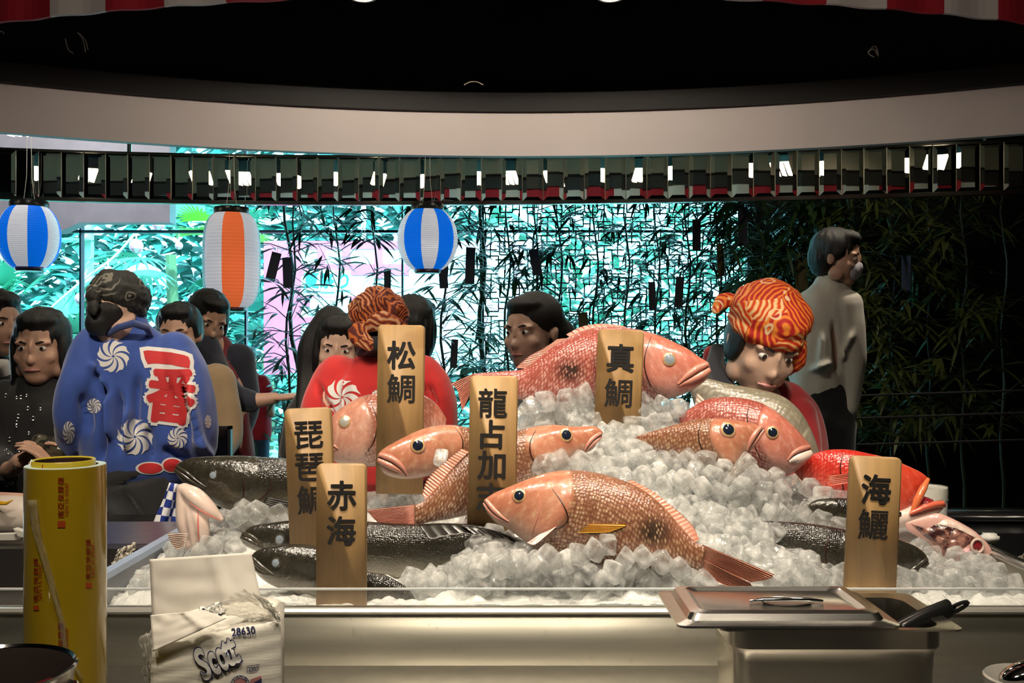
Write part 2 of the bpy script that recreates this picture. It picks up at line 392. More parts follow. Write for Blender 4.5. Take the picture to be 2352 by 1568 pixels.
for (xa, ya), (xb, yb) in zip(edge, edge[1:]):
    mx, my = (xa+xb)/2, (ya+yb)/2; sm_.box((mx-.0011, my-.003, ZM0), (mx+.0011, my+.002, ZM1))
sm_.build('panel_seams', gl, mt, False)
bk = MB(); bk.rings([[Vector((a, b+.012, ZM0)), Vector((a, b+.03, ZM0)), Vector((a, b+.03, ZM1)), Vector((a, b+.012, ZM1))] for a, b in edge]); bk.build('backing', BLACK, mt)
for nm, z, h in (('bottom_rail', ZM0, -.02), ('top_rail', ZM1, .012)):
    t = MB(); t.rings([[Vector((a, b-.018, z)), Vector((a, b+.03, z)), Vector((a, b+.03, z+h)), Vector((a, b-.018, z+h))] for a, b in edge]); t.build(nm, rail, mt)
for px in (294, 1864, 2208):
    a = P(px, 330, 5.6); yy = mirY(a.x)+.02; rd = MB().tube([(a.x, yy, ZM1), (a.x, yy, 3.15)], .012, 10).build('hanging_rod', CHROME, mt)
# warm lamps over the aisle, between hood and mirrors (they show in the mirrors)
for i, px in enumerate((-330, -40, 250, 545, 840, 1140, 1440, 1740, 2050, 2360)):
    xx = (px-CX)/F*5.9; loc = (xx, 5.02-.03*xx*xx, 2.36)
    t = thing('aisle_lamp', 'slim warm lamp over the aisle behind the white band, reflected in the mirror panels', 'lamp', loc, 'warm lamps over the aisle')
    MB().box((xx-.05, loc[1]-.03, 2.325), (xx+.05, loc[1]+.03, 3.15)).build('housing', BLACKGLOSS, t, False)
    bl = MB()
    for dx in (-.034, .0, .034):
        sl = .03 if i % 2 else -.03; bl.prism([Vector((xx+dx-.014, loc[1]-.03, 2.324)), Vector((xx+dx+.014, loc[1]-.03, 2.324)), Vector((xx+dx+.014+sl*.8, loc[1]-.03, 2.245)), Vector((xx+dx-.012+sl*.8, loc[1]-.03, 2.250))], (0, .05, 0))
    bl.build('bulb', M('aisle_glow', (1, .9, .7), emit=((1, .88, .62), 14)), t, False)['kind'] = 'stuff'
# ---- steel counter and ice basin
ZR, ZA = .796, .826+.002
YF = 1.70
ct = thing('serving_counter', 'stainless steel serving counter with a raised basin front below the ice', 'counter', (0, 1.5, 0))
MB().box((-1.6, .85, .66), (1.6, 1.72, .70)).build('worktop', STEEL, ct, False)
bevel(MB().box((-1.6, YF, .66), (1.6, YF+.02, ZR-.006)).build('basin_front', STEELF, ct, False), .002)
bevel(MB().box((-1.6, YF-.006, ZR-.008), (1.6, YF+.028, ZR)).build('basin_rim', M('rim_steel', (.70, .68, .62), .38, .7), ct, False), .003)
MB().box((-1.6, .85, .03), (1.6, .9, .66)).box((-1.6, 2.75, .03), (1.6, 2.78, .72)).box((-1.6, .9, .03), (-1.56, 2.75, .66)).box((1.56, .9, .03), (1.6, 2.75, .66)).build('carcass', STEELF, ct, False)
MB().box((-1.6, YF+.02, .68), (1.6, 2.75, .70)).build('basin_floor', STEEL, ct, False)
MB().box((-1.6, 2.48, .70), (1.6, 2.75, .775)).build('back_ledge', BLACKGLOSS, ct, False)
# small beads of water running down the steel front
wd = MB(); rg = random.Random(8)
for i in range(46):
    x, z = rg.uniform(-.4, .95), rg.uniform(.70, .785); r = rg.uniform(.0012, .0026); wd.ell((x, YF-.0006, z), (r, r*.6, r*rg.uniform(1, 2.6)), n=8, k=6)
wd.build('water_beads', clear('water', (.97, .97, .97), .3), ct)['kind'] = 'stuff'
ACR = clear('acrylic_sheet', (.95, .96, .95), .12, .04, .10, (.85, .84, .80)); ACRE = M('acrylic_edge', (.72, .76, .76), .15, spec=.8)
g = thing('splash_guard', 'long clear acrylic splash guard along the front of the ice', 'guard', (0, YF+.014, ZR))
MB().box((-1.6, YF+.012, ZR), (1.6, YF+.017, ZA-.003)).build('sheet', ACR, g, False)
MB().box((-1.6, YF+.0115, ZA-.003), (1.6, YF+.0175, ZA)).build('edge', ACRE, g, False)
a, b = P(243, 1331, 1.79), P(418, 1214, 2.27)
dv = thing('tray_divider', 'clear blue-edged acrylic divider beside the pale fish cut', 'divider', (a.x, a.y, .70))
xl = -.737
MB().box((xl-.003, 1.725, .70), (xl+.003, 2.46, ZA-.006)).build('sheet', clear('acrylic_frosted', (.9, .93, .95), .2, .08, .45, (.8, .82, .85)), dv, False)
MB().box((xl-.010, 1.725, ZA-.006), (xl+.010, 2.46, ZA+.006)).build('rim', M('divider_rim', (.36, .46, .62), .3), dv, False)
xr = .955
d2 = thing('tray_divider', 'grey steel divider of the ice basin beside the cut open fish', 'divider', (xr, 2.1, .70))
MB().box((xr-.004, 1.725, .70), (xr+.004, 2.46, ZA)).build('sheet', STEELF, d2, False)
bevel(MB().box((xr-.012, 1.725, ZA), (xr+.02, 2.46, ZA+.008)).build('rim', STEEL, d2, False), .002)
# stepped steel and dark bays either side
sb = thing('side_bay', 'dark stepped steel bay behind the yellow film roll', 'counter', (-1.15, 2.1, .70))
MB().box((-1.6, 2.15, .70), (-.76, 2.2, .805)).build('riser', M('dark_steel', (.10, .09, .085), .35, .8), sb, False)
MB().box((-1.6, 2.2, .795), (-.76, 2.47, .806)).build('shelf', STEEL, sb, False)
sb2 = thing('dark_ledge', 'black glossy ledge behind the basin beside the white tap', 'counter', (1.4, 2.6, .78))
bevel(MB().box((1.0, 2.60, .7755), (2.05, 2.70, .803)).build('upper_ledge', BLACKGLOSS, sb2, False), .004)
# chefs' rear counter, mostly hidden behind the ice
rc = thing('rear_counter', 'black rear counter where the customers stand, behind the chefs', 'counter', (0, 3.45, 0))
MB().box((-2.6, 3.30, 0), (.35, 3.33, .80)).build('front_panel', BLACK, rc, False)
MB().box((-2.6, 3.28, .80), (.35, 3.38, .83)).build('top', BLACKGLOSS, rc, False)
# black cable rail in front of the dark planting
rl = thing('cable_rail', 'black cable railing in front of the dark bamboo planting', 'railing', (2.6, 5.6, 0))
for y0, y1 in ((914, 902), (966, 953), (1026, 1016)): MB().tube([P(1800, y0, 5.5), P(2620, y1-14, 5.2)], .006, 6).build('cable', BLACK, rl)
for px, py, Y in ((1800, 880, 5.5), (2620, 880, 5.2)): q = P(px, py, Y); MB().box((q.x-.015, Y-.015, 0), (q.x+.015, Y+.015, q.z)).build('post', BLACK, rl, False)
# ================================================================ fish
def fishmat(name, back, mid, belly, dark, light, head, head2, cell=.0075, amt=.75, rough=.3, blotch=(.02, .015, .012), spec=.5, coat=.6, fine=130, famt=.25, bstr=.55, croug=.09):
    m = bpy.data.materials.new(name); m.use_nodes = True; nt = m.node_tree; b = nt.nodes['Principled BSDF']; L = nt.links.new
    def at(k): a = nd(nt, 'ShaderNodeAttribute'); a.attribute_name = k; return a.outputs['Fac']
    def mix(f, A, B):
        x = nd(nt, 'ShaderNodeMix', data_type='RGBA')
        for s, k in ((f, 'Factor'), (A, 'A'), (B, 'B')):
            if isinstance(s, tuple): x.inputs[k].default_value = (*s, 1)
            elif isinstance(s, (int, float)): x.inputs[k].default_value = s
            else: L(s, x.inputs[k])
        return x.outputs['Result']
    def mth(op, A, B=0., cl=False):
        x = nd(nt, 'ShaderNodeMath', operation=op); x.use_clamp = cl
        for i, s in enumerate((A, B)):
            if isinstance(s, (int, float)): x.inputs[i].default_value = s
            else: L(s, x.inputs[i])
        return x.outputs[0]
    def rng(v, a, c, d=0., e=1.):
        x = nd(nt, 'ShaderNodeMapRange'); L(v, x.inputs['Value'])
        for k, q in zip(('From Min', 'From Max', 'To Min', 'To Max'), (a, c, d, e)): x.inputs[k].default_value = q
        return x.outputs['Result']
    cr_ = nd(nt, 'ShaderNodeValToRGB'); e = cr_.color_ramp.elements; e[0].position = .12; e[0].color = (*back, 1); e[1].position = .93; e[1].color = (*belly, 1); k = e.new(.5); k.color = (*mid, 1)
    L(at('bv'), cr_.inputs['Fac'])
    uv = nd(nt, 'ShaderNodeUVMap'); vo = nd(nt, 'ShaderNodeTexVoronoi'); vo.inputs['Scale'].default_value = 1/cell; vo.inputs['Randomness'].default_value = .5
    L(uv.outputs['UV'], vo.inputs['Vector'])
    d = vo.outputs['Distance']
    no = nd(nt, 'ShaderNodeTexNoise'); no.inputs['Scale'].default_value = 28; no.inputs['Detail'].default_value = 5; L(uv.outputs['UV'], no.inputs['Vector'])
    nb = nd(nt, 'ShaderNodeTexNoise'); nb.inputs['Scale'].default_value = 9; nb.inputs['Detail'].default_value = 4; L(uv.outputs['UV'], nb.inputs['Vector'])
    hd = at('head'); nh = mth('SUBTRACT', 1., hd); a = mth('MULTIPLY', nh, amt)
    body = mix(mth('MULTIPLY', rng(d, .30, .62), a), cr_.outputs['Color'], dark)
    body = mix(mth('MULTIPLY', rng(d, .34, .05), mth('MULTIPLY', a, rng(no.outputs['Fac'], .38, .62))), body, light)
    sp = mth('MULTIPLY', at('spot'), rng(d, .12, .5), True); body = mix(sp, body, blotch)
    hc = mix(rng(nb.outputs['Fac'], .35, .65), head, head2); hc = mix(mth('MULTIPLY', rng(at('bv'), .55, 1.), .75), hc, belly)
    n3 = nd(nt, 'ShaderNodeTexNoise'); n3.inputs['Scale'].default_value = 75; n3.inputs['Detail'].default_value = 4; n3.inputs['Roughness'].default_value = .7; L(uv.outputs['UV'], n3.inputs['Vector'])
    hc = mix(rng(n3.outputs['Fac'], .52, .72, 0., .42), hc, light); hc = mix(rng(n3.outputs['Fac'], .48, .30, 0., .40), hc, tuple(x*.55 for x in head))
    col = mix(hd, body, hc); col = mix(rng(no.outputs['Fac'], .3, .7, 0., .22), col, tuple(x*.45 for x in mid))
    L(col, b.inputs['Base Color']); b.inputs['Roughness'].default_value = rough; b.inputs['Specular IOR Level'].default_value = spec
    b.inputs['Coat Weight'].default_value = coat; b.inputs['Coat Roughness'].default_value = croug
    nf = nd(nt, 'ShaderNodeTexNoise'); nf.inputs['Scale'].default_value = fine; nf.inputs['Detail'].default_value = 3; L(uv.outputs['UV'], nf.inputs['Vector'])
    hgt = mth('ADD', mth('MULTIPLY', mth('MULTIPLY', d, nh), -.8), mth('ADD', mth('MULTIPLY', no.outputs['Fac'], .6), mth('MULTIPLY', nf.outputs['Fac'], famt)))
    bp = nd(nt, 'ShaderNodeBump'); bp.inputs['Strength'].default_value = bstr; bp.inputs['Distance'].default_value = .003; L(hgt, bp.inputs['Height'])
    L(bp.outputs['Normal'], b.inputs['Normal']); L(bp.outputs['Normal'], b.inputs['Coat Normal']); return m
def finmat(name, c1, c2, rays=1.):
    m = bpy.data.materials.new(name); m.use_nodes = True; nt = m.node_tree; b = nt.nodes['Principled BSDF']; L = nt.links.new
    uv = nd(nt, 'ShaderNodeUVMap'); wv = nd(nt, 'ShaderNodeTexWave'); wv.inputs['Scale'].default_value = .32; wv.inputs['Distortion'].default_value = 1.2; wv.inputs['Detail'].default_value = 3; L(uv.outputs['UV'], wv.inputs['Vector'])
    mx = nd(nt, 'ShaderNodeMix', data_type='RGBA'); mx.inputs['A'].default_value = (*c1, 1); mx.inputs['B'].default_value = (*c2, 1); L(wv.outputs['Fac'], mx.inputs['Factor']); L(mx.outputs['Result'], b.inputs['Base Color'])
    b.inputs['Roughness'].default_value = .32; b.inputs['Coat Weight'].default_value = .4
    bp = nd(nt, 'ShaderNodeBump'); bp.inputs['Strength'].default_value = .4; bp.inputs['Distance'].default_value = .002; L(wv.outputs['Fac'], bp.inputs['Height']); L(bp.outputs['Normal'], b.inputs['Normal']); return m
GOLD = fishmat('snapper_golden', (.30,.125,.065), (.40,.225,.13), (.62,.44,.35), (.19,.07,.038), (.78,.65,.42), (.44,.145,.08), (.58,.27,.17), .0060, .95)
PINK = fishmat('snapper_pink', (.44,.10,.075), (.55,.24,.19), (.68,.46,.42), (.30,.055,.04), (.84,.62,.54), (.56,.15,.095), (.64,.27,.20), .0068, .9)
ROSE = fishmat('snapper_rose', (.50,.16,.10), (.60,.30,.22), (.70,.54,.48), (.36,.10,.06), (.88,.70,.56), (.56,.22,.14), (.68,.38,.29), .0075, .75)
REDF = fishmat('grouper_red', (0.648, 0.028, 0.016), (0.720, 0.080, 0.048), (0.756, 0.336, 0.288), (0.495, 0.012, 0.010), (0.828, 0.272, 0.208), (0.720, 0.056, 0.024), (0.738, 0.128, 0.064), .0065, .6)
PALEF = fishmat('grouper_pale', (0.264, 0.238, 0.165), (0.370, 0.343, 0.277), (0.462, 0.442, 0.396), (0.158, 0.132, 0.099), (0.449, 0.422, 0.356), (0.297, 0.264, 0.198), (0.363, 0.330, 0.264), .012, .5, coat=.3)
COBIA = fishmat('cobia_skin', (.010, .009, .007), (.028, .025, .016), (.28, .25, .17), (.016, .015, .011), (.06, .055, .04), (.022, .020, .014), (.045, .04, .027), .0035, .25, rough=.3, spec=.4, coat=1., fine=120, famt=1.2, bstr=.5, croug=.05)
FIN_R = finmat('fin_red', (.44, .14, .085), (.66, .33, .23)); FIN_P = finmat('fin_pink', (.52, .17, .12), (.68, .34, .26)); FIN_Y = finmat('fin_yellow', (.85, .45, .02), (.72, .32, .02))
FIN_K = finmat('fin_black', (.012, .011, .009), (.04, .036, .03)); FIN_W = finmat('fin_pale', (.55, .42, .33), (.8, .68, .6))
LIPP = M('lip_pink', (.62, .27, .20), .25, coat=.6); LIPR = M('lip_red', (.78, .16, .09), .25, coat=.6); LIPK = M('lip_dark', (.05, .045, .03), .2, coat=.8); LIPW = M('lip_pale', (.82, .66, .58), .28, coat=.5)
SLIT = M('mouth_dark', (.03, .008, .006), .4); E_PUP = M('fish_pupil', (.012, .018, .035), .06, coat=1.); E_CLOUD = M('fish_pupil_cloudy', (.30, .36, .42), .1, coat=1., var=(90, .2))
E_GOLD = M('fish_iris_gold', (.72, .48, .20), .2, .3, coat=1., var=(160, .25)); E_SILV = M('fish_iris_silver', (.68, .66, .62), .2, .4, coat=1.); E_DARK = M('fish_iris_dark', (.06, .06, .055), .2, coat=1.)
FISH = []
def fin(name, base, tip, Yb, Yt, mat, parent, rays=10, amp=.0022, th=.0012, jag=0., ns=None):
    ns = ns or rays*4+1; nr = 9; B = cr(base, ns); T = cr(tip, ns); v = []; uv = []; f = []
    for side in (0, 1):
        for i in range(ns):
            s = i/(ns-1); e = 1+jag*abs(math.sin(math.pi*s*rays)) if jag else 1
            for j in range(nr):
                r = j/(nr-1); p = B[i]*(1-r*e)+T[i]*r*e; yb = Yb[0]+(Yb[1]-Yb[0])*s; yt = Yt[0]+(Yt[1]-Yt[0])*s
                y = yb+(yt-yb)*r+amp*math.sin(2*math.pi*rays*s)*min(1, r*3)+(th*(1-.7*r) if side else 0); v.append(P(p[0], p[1], y)); uv.append((s*rays, r))
    n = ns*nr
    for i in range(ns-1):
        for j in range(nr-1):
            a = i*nr+j; b = a+nr; f.append((a, b, b+1, a+1)); f.append((n+a, n+a+1, n+b+1, n+b))
    ring = [j for j in range(nr)]+[i*nr+nr-1 for i in range(1, ns)]+[(ns-1)*nr+j for j in range(nr-2, -1, -1)]+[i*nr for i in range(ns-2, 0, -1)]
    for a, b in zip(ring, ring[1:]+ring[:1]): f.append((a, a+n, b+n, b))
    return mk(name, (v, f), mat, parent, True, uv=uv)
def fish_body(up, lo, Y, N=84, n=40, tg=.33, thick=((0, .5), (.12, .62), (.35, .66), (.7, .5), (1, .32)), spot=None, opercle=.10):
    U = cr(up, N); Lw = cr(lo, N); tt = np.linspace(0, 1, N); Yt = np.interp(tt, np.linspace(0, 1, len(Y)), Y)
    K = np.interp(tt, [q[0] for q in thick], [q[1] for q in thick])
    Up = [P(U[i][0], U[i][1], Yt[i]) for i in range(N)]; Lp = [P(Lw[i][0], Lw[i][1], Yt[i]) for i in range(N)]
    Mid = [(a+b)/2 for a, b in zip(Up, Lp)]; rings = []; at = {'bt': [], 'bv': [], 'head': [], 'spot': []}; uv = []; arc = 0
    sp = P(*spot[:2], Yt[N//2]) if spot else None
    for i in range(N):
        if i: arc += (Mid[i]-Mid[i-1]).length
        up_ = (Up[i]-Lp[i]); h = max(up_.length/2, 1e-4); up_ = up_/(2*h); T = (Mid[min(i+1, N-1)]-Mid[max(i-1, 0)])
        T = (T-up_*T.dot(up_)); T.normalize(); nn = up_.cross(T)
        if nn.y > 0: nn = -nn
        ww = h*K[i]; ring = []
        for j in range(n):
            th = 2*math.pi*j/n; c, s = math.cos(th), math.sin(th); bv = (1-c)/2
            g = tg+.055*math.sin(math.pi*min(bv*1.15, 1))-.11*bv*bv; hd = 1-sm(g-.008, g+.006, tt[i])
            k = 1+opercle*hd*sm(g-.13, g-.015, tt[i])*abs(s)
            c2 = math.copysign(abs(c)**.93, c)
            p = Mid[i]+up_*h*c2+nn*ww*k*s; ring.append(p)
            at['bt'].append(tt[i]); at['bv'].append(bv); at['head'].append(hd)
            at['spot'].append(1.5*max(0, 1-math.hypot(p.x-sp.x, (p.z-sp.z)*1.3)/(spot[2]*S(Yt[i]))) if sp else 0.)
            q = th if th <= math.pi else 2*math.pi-th; uv.append((arc, q*(h+ww)*.5+(0 if th <= math.pi else .7)))
        rings.append(ring)
    m = MB().rings(rings); return m, uv, at
def fish(name, label, up, lo, Y, mat, eye=None, mouth=None, tg=.33, lips=(LIPP, LIPP), lipr=(.0042, .0035), eyem=(E_PUP, E_GOLD), spot=None, thick=None, cat='fish', group=None, gillm=None, opercle=.10, lidm=None, nostril=None):
    kw = dict(thick=thick) if thick else {}
    m, uv, at = fish_body(up, lo, Y, tg=tg, spot=spot, opercle=opercle, **kw)
    c = P(*np.mean(np.array(lo, float)[:, :2], 0), np.mean(Y)); t = thing(name, label, cat, c, group)
    o = mk('body', (m.v, m.f), mat, t, True, uv=uv, attrs=at); fixnormals(o); tree = bvh(o); FISH.append(tree)
    if eye: fish_eye(t, tree, *eye, eyem, lidm or LIPP)
    if mouth:
        pts = [cast(tree, a, b, .0005) for a, b in cr(mouth, 16)]; pts = [p for p in pts if p]
        k = len(pts); q = [p[0] for p in pts]; nrm = [p[1] for p in pts]; upv = []
        for i in range(k):
            T = (q[min(i+1, k-1)]-q[max(i-1, 0)]).normalized(); z = nrm[i].cross(T)
            if z.z < 0: z = -z
            upv.append(z)
        MB().tube(q, [.0022*(1-.5*i/k) for i in range(k)], 6).build('mouth_slit', SLIT, t)
        for nm, sg, mm, r0 in (('upper_lip', 1, lips[0], lipr[0]), ('lower_lip', -1, lips[1], lipr[1])):
            rr = [r0*(.75+.5*math.sin(math.pi*min(1, (i+2)/k)))*(1-.6*(i/k)**3) for i in range(k)]
            MB().tube([q[i]+upv[i]*sg*rr[i]*.95-nrm[i]*rr[i]*.35 for i in range(k)], rr, 10).build(nm, mm, t)
    return t, tree
def fish_eye(t, tree, ex, ey, er, eyem, lidm):
    h = cast(tree, ex, ey, 0); c, nrm = h[0], h[1]
    if nrm.y > 0: nrm = -nrm
    nrm = (nrm*.6+Vector((0, -1, .1))*.4).normalized(); r = er*S(c.y); q = nrm.to_track_quat('Z', 'Y').to_matrix().to_4x4(); Mx = Matrix.Translation(c) @ q
    prof = [(1.16, -.25, 2), (1.14, .0, 2), (1.06, .12, 2), (1.0, .14, 2), (.98, .18, 1), (.88, .22, 1), (.76, .26, 1), (.72, .28, 0), (.4, .37, 0), (.2, .41, 0), (.001, .42, 0)]
    mb = MB(); n = 28; rings = [[Mx @ Vector((a*r*math.cos(2*math.pi*j/n), a*r*math.sin(2*math.pi*j/n), z*r)) for j in range(n)] for a, z, _ in prof]
    for i in range(len(prof)-1): mb.rings(rings[i:i+2], prof[i+1][2], False)
    mb.build('eye', [eyem[0], eyem[1], lidm], t, auto=None)
def gill_line(t, tree, pts, mat=SLIT, r=.0012, name='gill_edge'):
    q = [cast(tree, a, b, .0002) for a, b in cr(pts, 20)]; q = [p[0] for p in q if p]
    if len(q) > 3: MB().tube(q, [r*math.sin(math.pi*(i+1)/(len(q)+1))+.0002 for i in range(len(q))], 6).build(name, mat, t)
# ---- red snapper lying in front
t, tr = fish('red_snapper', 'golden pink snapper at the front with a yellow pectoral fin and forked tail',
  [(1113,1146),(1137,1131),(1175,1115),(1217,1098),(1259,1085),(1304,1080),(1350,1082),(1398,1092),(1451,1111),(1496,1138),(1530,1170),(1562,1208),(1592,1240),(1622,1256)],
  [(1110,1158),(1120,1178),(1141,1200),(1170,1216),(1200,1238),(1226,1256),(1280,1290),(1340,1304),(1410,1312),(1480,1314),(1540,1310),(1585,1306),(1612,1312)],
  [1.845, 1.84, 1.83, 1.80, 1.765], GOLD, (1193, 1138, 15), [(1113,1152),(1128,1172),(1146,1187),(1168,1199)], .36, spot=(1492, 1206, 52))
fin('tail_fin', [(1614,1250),(1612,1268),(1609,1284)], [(1779,1319),(1764,1330),(1724,1337)], (1.765,1.765), (1.752,1.75), FIN_R, t, 11, .002); fin('tail_fin', [(1609,1280),(1607,1298),(1602,1314)], [(1722,1337),(1738,1362),(1733,1375)], (1.763,1.763), (1.748,1.746), FIN_R, t, 10, .002)
fin('dorsal_fin', [(1440,1104),(1500,1142),(1562,1208),(1596,1244)], [(1452,1102),(1510,1136),(1584,1200),(1606,1240)], (1.83,1.775), (1.835,1.78), FIN_R, t, 20, .0006, jag=.08)
fin('pectoral_fin', [(1300,1202),(1299,1212),(1300,1224)], [(1436,1203),(1434,1209),(1400,1222)], (1.782,1.782), (1.772,1.772), FIN_Y, t, 6, .001)
gill_line(t, tr, [(1268,1122),(1286,1146),(1300,1172),(1304,1196),(1286,1210),(1262,1220)]); gill_line(t, tr, [(1240,1140),(1238,1176),(1226,1212),(1222,1232)], LIPP, .001, 'cheek_edge')
fin('gill_flap', [(1284,1204),(1262,1216),(1240,1226)], [(1252,1232),(1228,1250),(1210,1246)], (1.778,1.784), (1.768,1.775), M('gill_flesh', (.86, .50, .46), .25, coat=.6), t, 4, .001, .004)
# ---- top red snapper
t, tr = fish('red_snapper', 'big red snapper lying across the top of the ice heap with its mouth shut',
  [(1627,832),(1604,818),(1580,801),(1546,784),(1513,769),(1482,760),(1439,752),(1393,750),(1347,757),(1310,772),(1275,792),(1240,820),(1205,846),(1160,852),(1120,855),(1085,858)],
  [(1632,851),(1622,872),(1586,898),(1546,914),(1480,932),(1400,945),(1300,940),(1240,930),(1194,918),(1140,902),(1086,888)],
  [2.20, 2.23, 2.25, 2.25, 2.26], PINK, (1537, 825, 15), [(1628,842),(1604,855),(1588,865),(1570,876),(1559,884)], .30, spot=(1306, 850, 44), eyem=(E_CLOUD, E_GOLD), lipr=(.007, .0075))
fin('tail_fin', [(1086,858),(1086,872),(1086,889)], [(1034,881),(1046,890),(1052,902),(1062,944)], (2.26,2.26), (2.26,2.25), FIN_P, t, 14)
fin('dorsal_fin', [(1300,776),(1270,796),(1240,822),(1205,846)], [(1282,778),(1250,800),(1218,818),(1186,845)], (2.25,2.26), (2.255,2.265), FIN_P, t, 20, .0006, jag=.14)
fin('spiny_fin', [(1440,752),(1393,750),(1347,757),(1308,773)], [(1430,747),(1380,743),(1336,750),(1300,768)], (2.25,2.25), (2.255,2.255), FIN_P, t, 10, .001, jag=.04)
gill_line(t, tr, [(1496,772),(1484,806),(1480,840),(1492,880),(1510,905)])
# ---- rosy bream behind the pine snapper board
t, tr = fish('rosy_bream', 'rosy deep-headed bream behind the tall two character board with its face tipped down',
  [(742,1026),(750,985),(768,950),(795,929),(827,911),(868,902),(920,898),(970,906),(1004,930),(1026,962)],
  [(745,1036),(766,1058),(800,1070),(850,1072),(905,1062),(950,1042),(990,1016),(1022,984)],
  [2.24, 2.25, 2.26, 2.27], ROSE, (792, 968, 14), [(748,1030),(764,1027),(776,1032)], .42, eyem=(E_SILV, E_GOLD), thick=((0,.5),(.2,.6),(.6,.6),(1,.3)))
gill_line(t, tr, [(852,925),(866,965),(860,1010),(838,1045)])
# ---- snapper facing the chefs' side, mouth a little open
t, tr = fish('red_snapper', 'orange snapper with a large dark eye and open lips below the tall two character board',
  [(868,1044),(880,1031),(905,1016),(935,1000),(970,985),(1005,977),(1040,976),(1080,982),(1120,994),(1165,1012)],
  [(868,1060),(880,1084),(905,1096),(940,1100),(980,1093),(1020,1080),(1060,1074),(1110,1066),(1165,1052)],
  [2.07, 2.09, 2.12, 2.14], GOLD, (960, 1023, 16), [(870,1050),(885,1056),(902,1064),(920,1077),(934,1092)], .62, lipr=(.006, .006), opercle=.06)
gill_line(t, tr, [(1046,982),(1062,1008),(1060,1040),(1044,1066)])
# ---- snapper with tail towards the front, head past the four character board
t, tr = fish('red_snapper', 'curved snapper behind the four character board with its fanned tail beside the dark fish',
  [(1384,990),(1366,979),(1340,979),(1314,979),(1271,975),(1225,980),(1191,988),(1150,1000),(1110,1018),(1075,1038),(1040,1075),(1004,1118),(976,1148),(952,1160)],
  [(1383,1000),(1372,1016),(1358,1034),(1332,1045),(1290,1066),(1250,1092),(1210,1118),(1160,1146),(1110,1168),(1075,1182),(1030,1192),(990,1198),(970,1203),(952,1207)],
  [2.07, 2.06, 2.04, 2.02, 1.99, 1.97], GOLD, (1300, 999, 15), [(1381,999),(1368,1008),(1354,1022),(1344,1036)], .36, lipr=(.004, .004))
fin('tail_fin', [(956,1158),(954,1182),(953,1208)], [(843,1171),(856,1188),(866,1198),(872,1210),(886,1224)], (1.975,1.97), (1.975,1.955), FIN_P, t, 20, .002)
fin('dorsal_fin', [(1078,1036),(1040,1075),(1004,1118),(978,1146)], [(1062,1030),(1020,1064),(984,1100),(970,1136)], (2.0,1.98), (2.01,1.985), FIN_R, t, 20, .0006, jag=.1)
gill_line(t, tr, [(1232,985),(1218,1015),(1222,1050),(1250,1080)])
# ---- orange snapper and rose snapper nose to nose on the right slope
t, tr = fish('red_snapper', 'orange snapper resting its snout over the rose coloured one',
  [(1756,981),(1735,974),(1715,969),(1690,964),(1653,961),(1602,962),(1550,975),(1500,990),(1458,1003)],
  [(1755,992),(1738,1020),(1714,1046),(1700,1070),(1682,1090),(1640,1084),(1580,1066),(1520,1042),(1464,1014)],
  [2.04, 2.05, 2.07, 2.09], GOLD, (1672, 987, 17), [(1752,984),(1740,1000),(1726,1022),(1714,1044)], .40, lipr=(.005, .004))
gill_line(t, tr, [(1612,968),(1604,996),(1612,1030),(1640,1062),(1664,1084)])
t, tr = fish('red_snapper', 'rose coloured snapper with a pale chin looking past the orange snapper',
  [(1863,1024),(1846,1004),(1825,980),(1798,956),(1763,932),(1722,917),(1670,911),(1626,916),(1590,934),(1560,956)],
  [(1862,1036),(1856,1056),(1832,1078),(1805,1090),(1770,1090),(1722,1084),(1670,1070),(1620,1046),(1565,1004)],
  [2.12, 2.13, 2.16, 2.18], PINK, (1774, 993, 14), [(1860,1031),(1845,1036),(1826,1044),(1810,1058)], .40, lips=(LIPP, LIPW), lipr=(.005, .010), lidm=LIPP)
gill_line(t, tr, [(1722,925),(1716,960),(1728,1010),(1750,1060)])
fin('gill_flap', [(1700,1050),(1712,1060),(1720,1072)], [(1668,1094),(1676,1098),(1690,1090)], (2.0,2.0), (1.995,1.995), FIN_W, t, 4, .001, .002)
# ---- pale speckled grouper at the back
fish('speckled_grouper', 'big pale speckled fish laid behind the red ones by the chef in orange',
  [(1886,1052),(1872,1008),(1850,962),(1825,930),(1791,907),(1739,893),(1670,880),(1619,868),(1588,874)],
  [(1882,1064),(1850,1082),(1800,1080),(1740,1050),(1690,1020),(1640,985),(1600,940),(1586,900)],
  [2.27, 2.28, 2.30, 2.31], PALEF, None, None, .2)
fin('ventral_fin', [(1602,900),(1596,930),(1594,955)], [(1640,940),(1632,946),(1626,950)], (2.2,2.2), (2.19,2.19), FIN_W, bpy.data.objects['speckled_grouper'], 5, .001)
# ---- bright red fish, jaws wide open
t, tr = fish('red_grouper', 'bright scarlet fish gaping its jaws behind the front right board'.replace(' right', ''),
  [(2133,1098),(2115,1084),(2077,1066),(2045,1053),(2000,1042),(1946,1032),(1894,1034),(1856,1048),(1824,1066)],
  [(2130,1106),(2108,1140),(2088,1176),(2066,1196),(2020,1204),(1960,1190),(1900,1152),(1850,1112),(1826,1086)],
  [2.10, 2.11, 2.13, 2.16], REDF, None, None, .42)
jw = MB(); chain(jw, [(P(2062,1186,2.095), .024, .035), (P(2100,1180,2.09), .021, .03), (P(2140,1168,2.085), .015, .022), (P(2160,1159,2.083), .009, .014)])
jv = remesh((jw.v, jw.f), .004, 3); jo = mk('lower_jaw', jv, LIPW, t)
MB().tube([P(2090,1179,2.058), P(2120,1166,2.056), P(2145,1158,2.058), P(2163,1156,2.066), P(2166,1160,2.078)], [.004, .006, .006, .007, .006], 10).build('lower_lip', LIPR, t)
